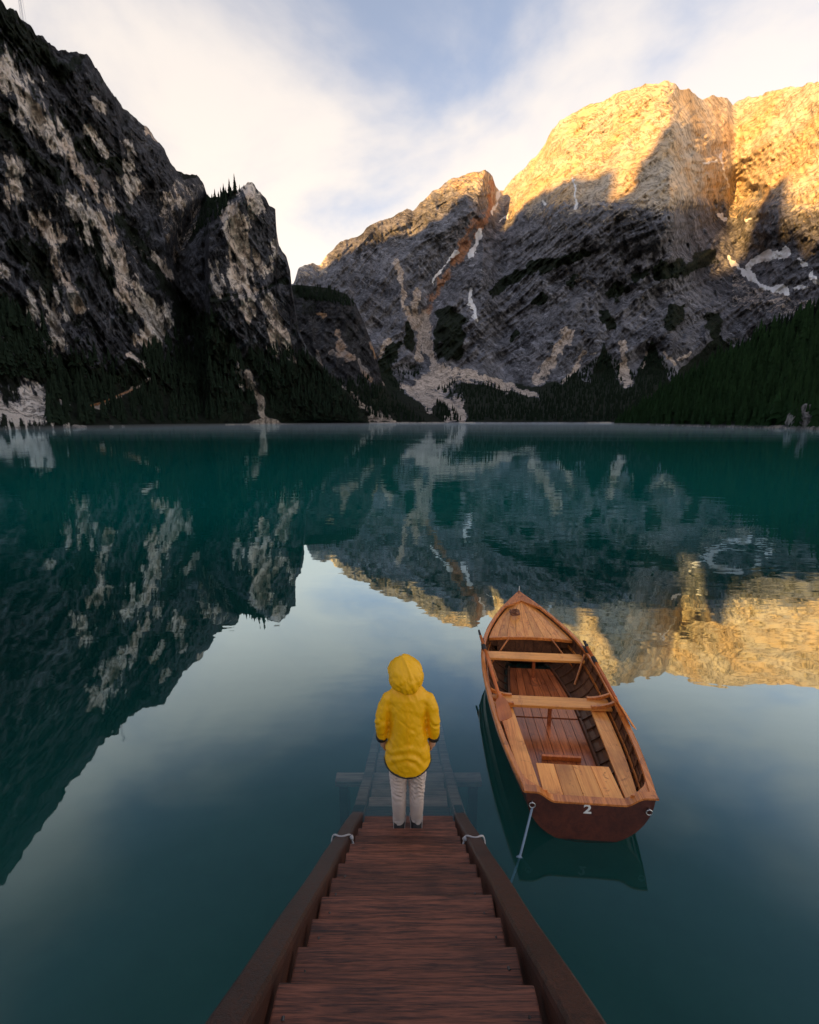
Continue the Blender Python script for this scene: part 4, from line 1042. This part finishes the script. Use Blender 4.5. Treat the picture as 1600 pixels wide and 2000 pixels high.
def wr_j(co):
    x, y, z = co[:, 0], co[:, 1], co[:, 2]
    n = .006 * fbm(x * 7 + z * 4, y * 7, z * 6 - x * 4, 3, 310) + .0045 * fbm((x + .5 * z) * 16, y * 12, (z - .5 * x) * 10, 3, 311, True)
    arm = sstep(.185, .205, np.abs(x))
    n = n + arm * .0045 * np.sin(z * 70 + 9 * fbm(x * 8, y * 8, z * 4, 2, 312) + np.abs(x) * 30) * (np.exp(-((z - 1.13) / .08) ** 2) + .5 * np.exp(-((z - 1.28) / .05) ** 2))
    cre = np.maximum(0, fbm((x * .8 + z) * 6.5, y * 5, (z * .7 - x) * 5, 3, 316, True, .5) - .38)
    n = n - .012 * cre * sstep(1.42, 1.30, z)
    under = np.exp(-((np.abs(x) - .13 - .25 * (1.18 - z)) / .014) ** 2) * sstep(1.28, 1.20, z) * sstep(.98, 1.08, z) * (y < 0)
    n = n - .009 * under
    # cross folds where the coat swells over the seat, gathered waist
    n = n + (1 - arm) * .007 * np.sin((z + .35 * np.abs(x)) * 62 + 5 * fbm(x * 5, y * 5, z * 5, 2, 313)) * np.exp(-((z - .86) / .10) ** 2)
    n = n - .010 * np.exp(-((np.abs(x) - .165) / .02) ** 2) * sstep(1.35, 1.2, z) * sstep(.75, .95, z)
    return n
coat = evaluated(j_, 'raincoat', .0075, M['coat'], person, 5, wr_j)
pts = []
for j in range(41):
    a = 2 * math.pi * j / 40; x, y = .204 * math.cos(a), -.01 + .160 * math.sin(a); pts.append((x * 1.005, y * 1.005, .742 + hem(x, y)))
MB().tube(pts, .0075, 6).build('hem_trim', M['trim'], coat, True)
for sx in (-1, 1):
    MB().tube([(sx * .233, .022, .972), (sx * .232, .030, .948), (sx * .231, .036, .925)], [.053, .054, .050], 14).build('cuff', M['trim'], coat, True)
MB().tube([(0, -.137, 1.36), (0, -.142, 1.2), (.002, -.150, 1.0), (.0, -.172, .80)], .0016, 5).build('back_seam', M['coat'], coat)
# hood: shell open to the front, turned a little to the left
h_ = MB(); rings = []
HZ = [(1.435, .092, .098, -.005), (1.46, .106, .112, -.012), (1.50, .132, .132, -.02), (1.56, .150, .150, -.022), (1.61, .150, .148, -.012), (1.66, .132, .126, .0), (1.70, .094, .092, .010), (1.725, .052, .055, .022), (1.737, .008, .008, .03)]
n = 32
for (z, rx, ry, cy) in HZ:
    rr = []
    for j in range(n):
        a = R(-232) + R(284) * j / (n - 1)            # leaves the front open
        rr.append((rx * math.cos(a), cy + ry * math.sin(a) * (1.12 if math.sin(a) > 0 else 1.0), z))
    rings.append(rr)
h_.loft(rings, cap=False, closed=False)
hood = h_.build('hood', M['coat'], coat, True)
sub = hood.modifiers.new('sub', 'SUBSURF'); sub.levels = 2; sub.render_levels = 2
dg = bpy.context.evaluated_depsgraph_get(); me = bpy.data.meshes.new_from_object(hood.evaluated_get(dg)); hood.modifiers.clear(); hood.data = me
n = len(me.vertices); co = np.empty(n * 3); me.vertices.foreach_get('co', co); co = co.reshape(-1, 3); no = np.empty(n * 3); me.vertex_normals.foreach_get('vector', no); no = no.reshape(-1, 3)
sgn = np.sign(np.sum(no * (co - np.array([0, 0, 1.58])), 1)); no = no * sgn[:, None]
x, y, z = co.T
dsp = -.022 * np.maximum(0, fbm((x + .4 * z) * 11, y * 8, (z - .5 * x) * 9, 3, 326, True, .5) - .35) * sstep(1.70, 1.60, z) + .010 * fbm(x * 9, y * 9, z * 11, 3, 320) + .007 * fbm((x + z) * 20, y * 14, (z - .6 * x) * 16, 3, 321, True) - .010 * np.exp(-((z - 1.465) / .012) ** 2)
dsp += .012 * np.exp(-((x - .0) / .012) ** 2) * sstep(1.56, 1.66, z) - .012 * np.exp(-(((x - .05) + (z - 1.52) * .5) / .02) ** 2) * sstep(1.60, 1.54, z)
co = co + no * dsp[:, None]; me.vertices.foreach_set('co', co.ravel()); me.update()
sd = hood.modifiers.new('solid', 'SOLIDIFY'); sd.thickness = .006; sd.offset = -1
hood.rotation_euler = (R(3), R(-9), R(24)); hood.location = (-.012 + .19, .02, .02)
hood.location = Vector((-.006, .012, 1.46)) - (hood.rotation_euler.to_matrix() @ Vector((0, 0, 1.46)))

# ------------------------------------------------------------------ shore details
def boulder(p, sz, label, seed, mat, group=None):
    bm = bmesh.new(); bmesh.ops.create_icosphere(bm, subdivisions=4, radius=1.0)
    for v in bm.verts:
        c = v.co; f_ = 1 + .30 * float(fbm(c.x * 1.3 + seed, c.y * 1.3, c.z * 1.3, 4, 330, True)) + .10 * float(fbm(c.x * 5, c.y * 5, c.z * 5 + seed, 2, 331))
        v.co = Vector((c.x * sz[0] * f_, c.y * sz[1] * f_, max(c.z, -.5) * sz[2] * f_))
    me = bpy.data.meshes.new('boulder'); bm.to_mesh(me); bm.free(); me.materials.append(mat)
    o = bpy.data.objects.new('boulder', me); C.objects.link(o); o.location = p; tag(o, label, 'boulder', group); return o
def stone_material(name, scale):
    m, nt = mat_new(name); k = NT(nt); tc = k.n('ShaderNodeTexCoord').outputs['Object']
    a = k.noise(k.mapping(tc, scale=(1, 1, .35)), scale, 7, .68); b = k.noise(tc, scale * 4, 5, .7)
    col = k.mix(k.ramp(k.math('ADD', a, k.math('MULTIPLY', b, .4)), .55, .85), (.05, .048, .05), (.30, .27, .255))
    k.out(k.bsdf(col, .9, k.bump(b, .6, .4), spec=.2)); return m
M['stone'] = stone_material('shore_stone', .35)
p = hill.at(1555, 836); boulder((p[0], p[1] - 4, 3.0), (6.2, 5, 7.0), 'large grey boulder at the right waterline below the forest', 1.7, M['stone'])
for (u, sx, lb, sd_) in [(150, 3.2, 'flat pale boulder at the left waterline beside the thin conifer', 4.1), (165, 2.2, 'smaller pale boulder right of the flat one at the left waterline', 8.3), (218, 1.8, 'low grey boulder at the left waterline under the path', 5.5), (242, 1.5, 'smallest grey boulder at the left waterline right of the path', 9.2)]:
    p = left.at(u, 832); boulder((p[0], p[1] - 2, .3), (sx, sx * .8, sx * .42), lb, sd_, M['stone'])
M['fence'] = plain_material('fence_wood', (0.42, 0.19, 0.07), .8, scale=2)
fence = empty('path_fence', left.at(182, 796)); tag(fence, 'orange-brown wooden railing along the path on the left slope', 'fence')
fp = [Vector(left.at(u, v)) for u, v in [(182, 797), (195, 792), (210, 787), (225, 781), (240, 774), (252, 768), (262, 763)]]
org = Vector(fence.location)
for i, q in enumerate(fp):
    q.z += .2; q.y -= 2.5
for q in fp: MB().box(q - org + Vector((0, 0, .6)), (.22, .22, 1.9), bev=.02).build('post', M['fence'], fence)
for a, b in zip(fp[:-1], fp[1:]):
    for dz in (.35, .85, 1.35):
        MB().tube([a - org + Vector((0, -.12, dz)), b - org + Vector((0, -.12, dz))], .13, 6).build('rail', M['fence'], fence)
mast = empty('lattice_mast', Vector(left.at(44, 33)) - Vector((0, 0, 1))); tag(mast, 'thin steel lattice mast on the skyline at the upper left', 'mast')
mh = 21.0
for ix, iy in ((-1, -1), (1, -1), (1, 1), (-1, 1)): MB().tube([(ix * 1.3, iy * 1.3, 0), (ix * .9, iy * .9, mh)], .16, 5).build('leg', M['steel'], mast)
for q in range(8):
    z0_, z1_ = mh * q / 8, mh * (q + 1) / 8; r_ = 1.2
    MB().tube([(-r_, -r_, z0_), (r_, -r_, z1_)], .10, 4).build('brace', M['steel'], mast); MB().tube([(r_, -r_, z0_), (-r_, -r_, z1_)], .10, 4).build('brace', M['steel'], mast)
rb = boulder((1.15, 2.62, -1.15), (.24, .17, .14), 'dark stone block lying under water right of the stairs', 2.2, M['stone'])
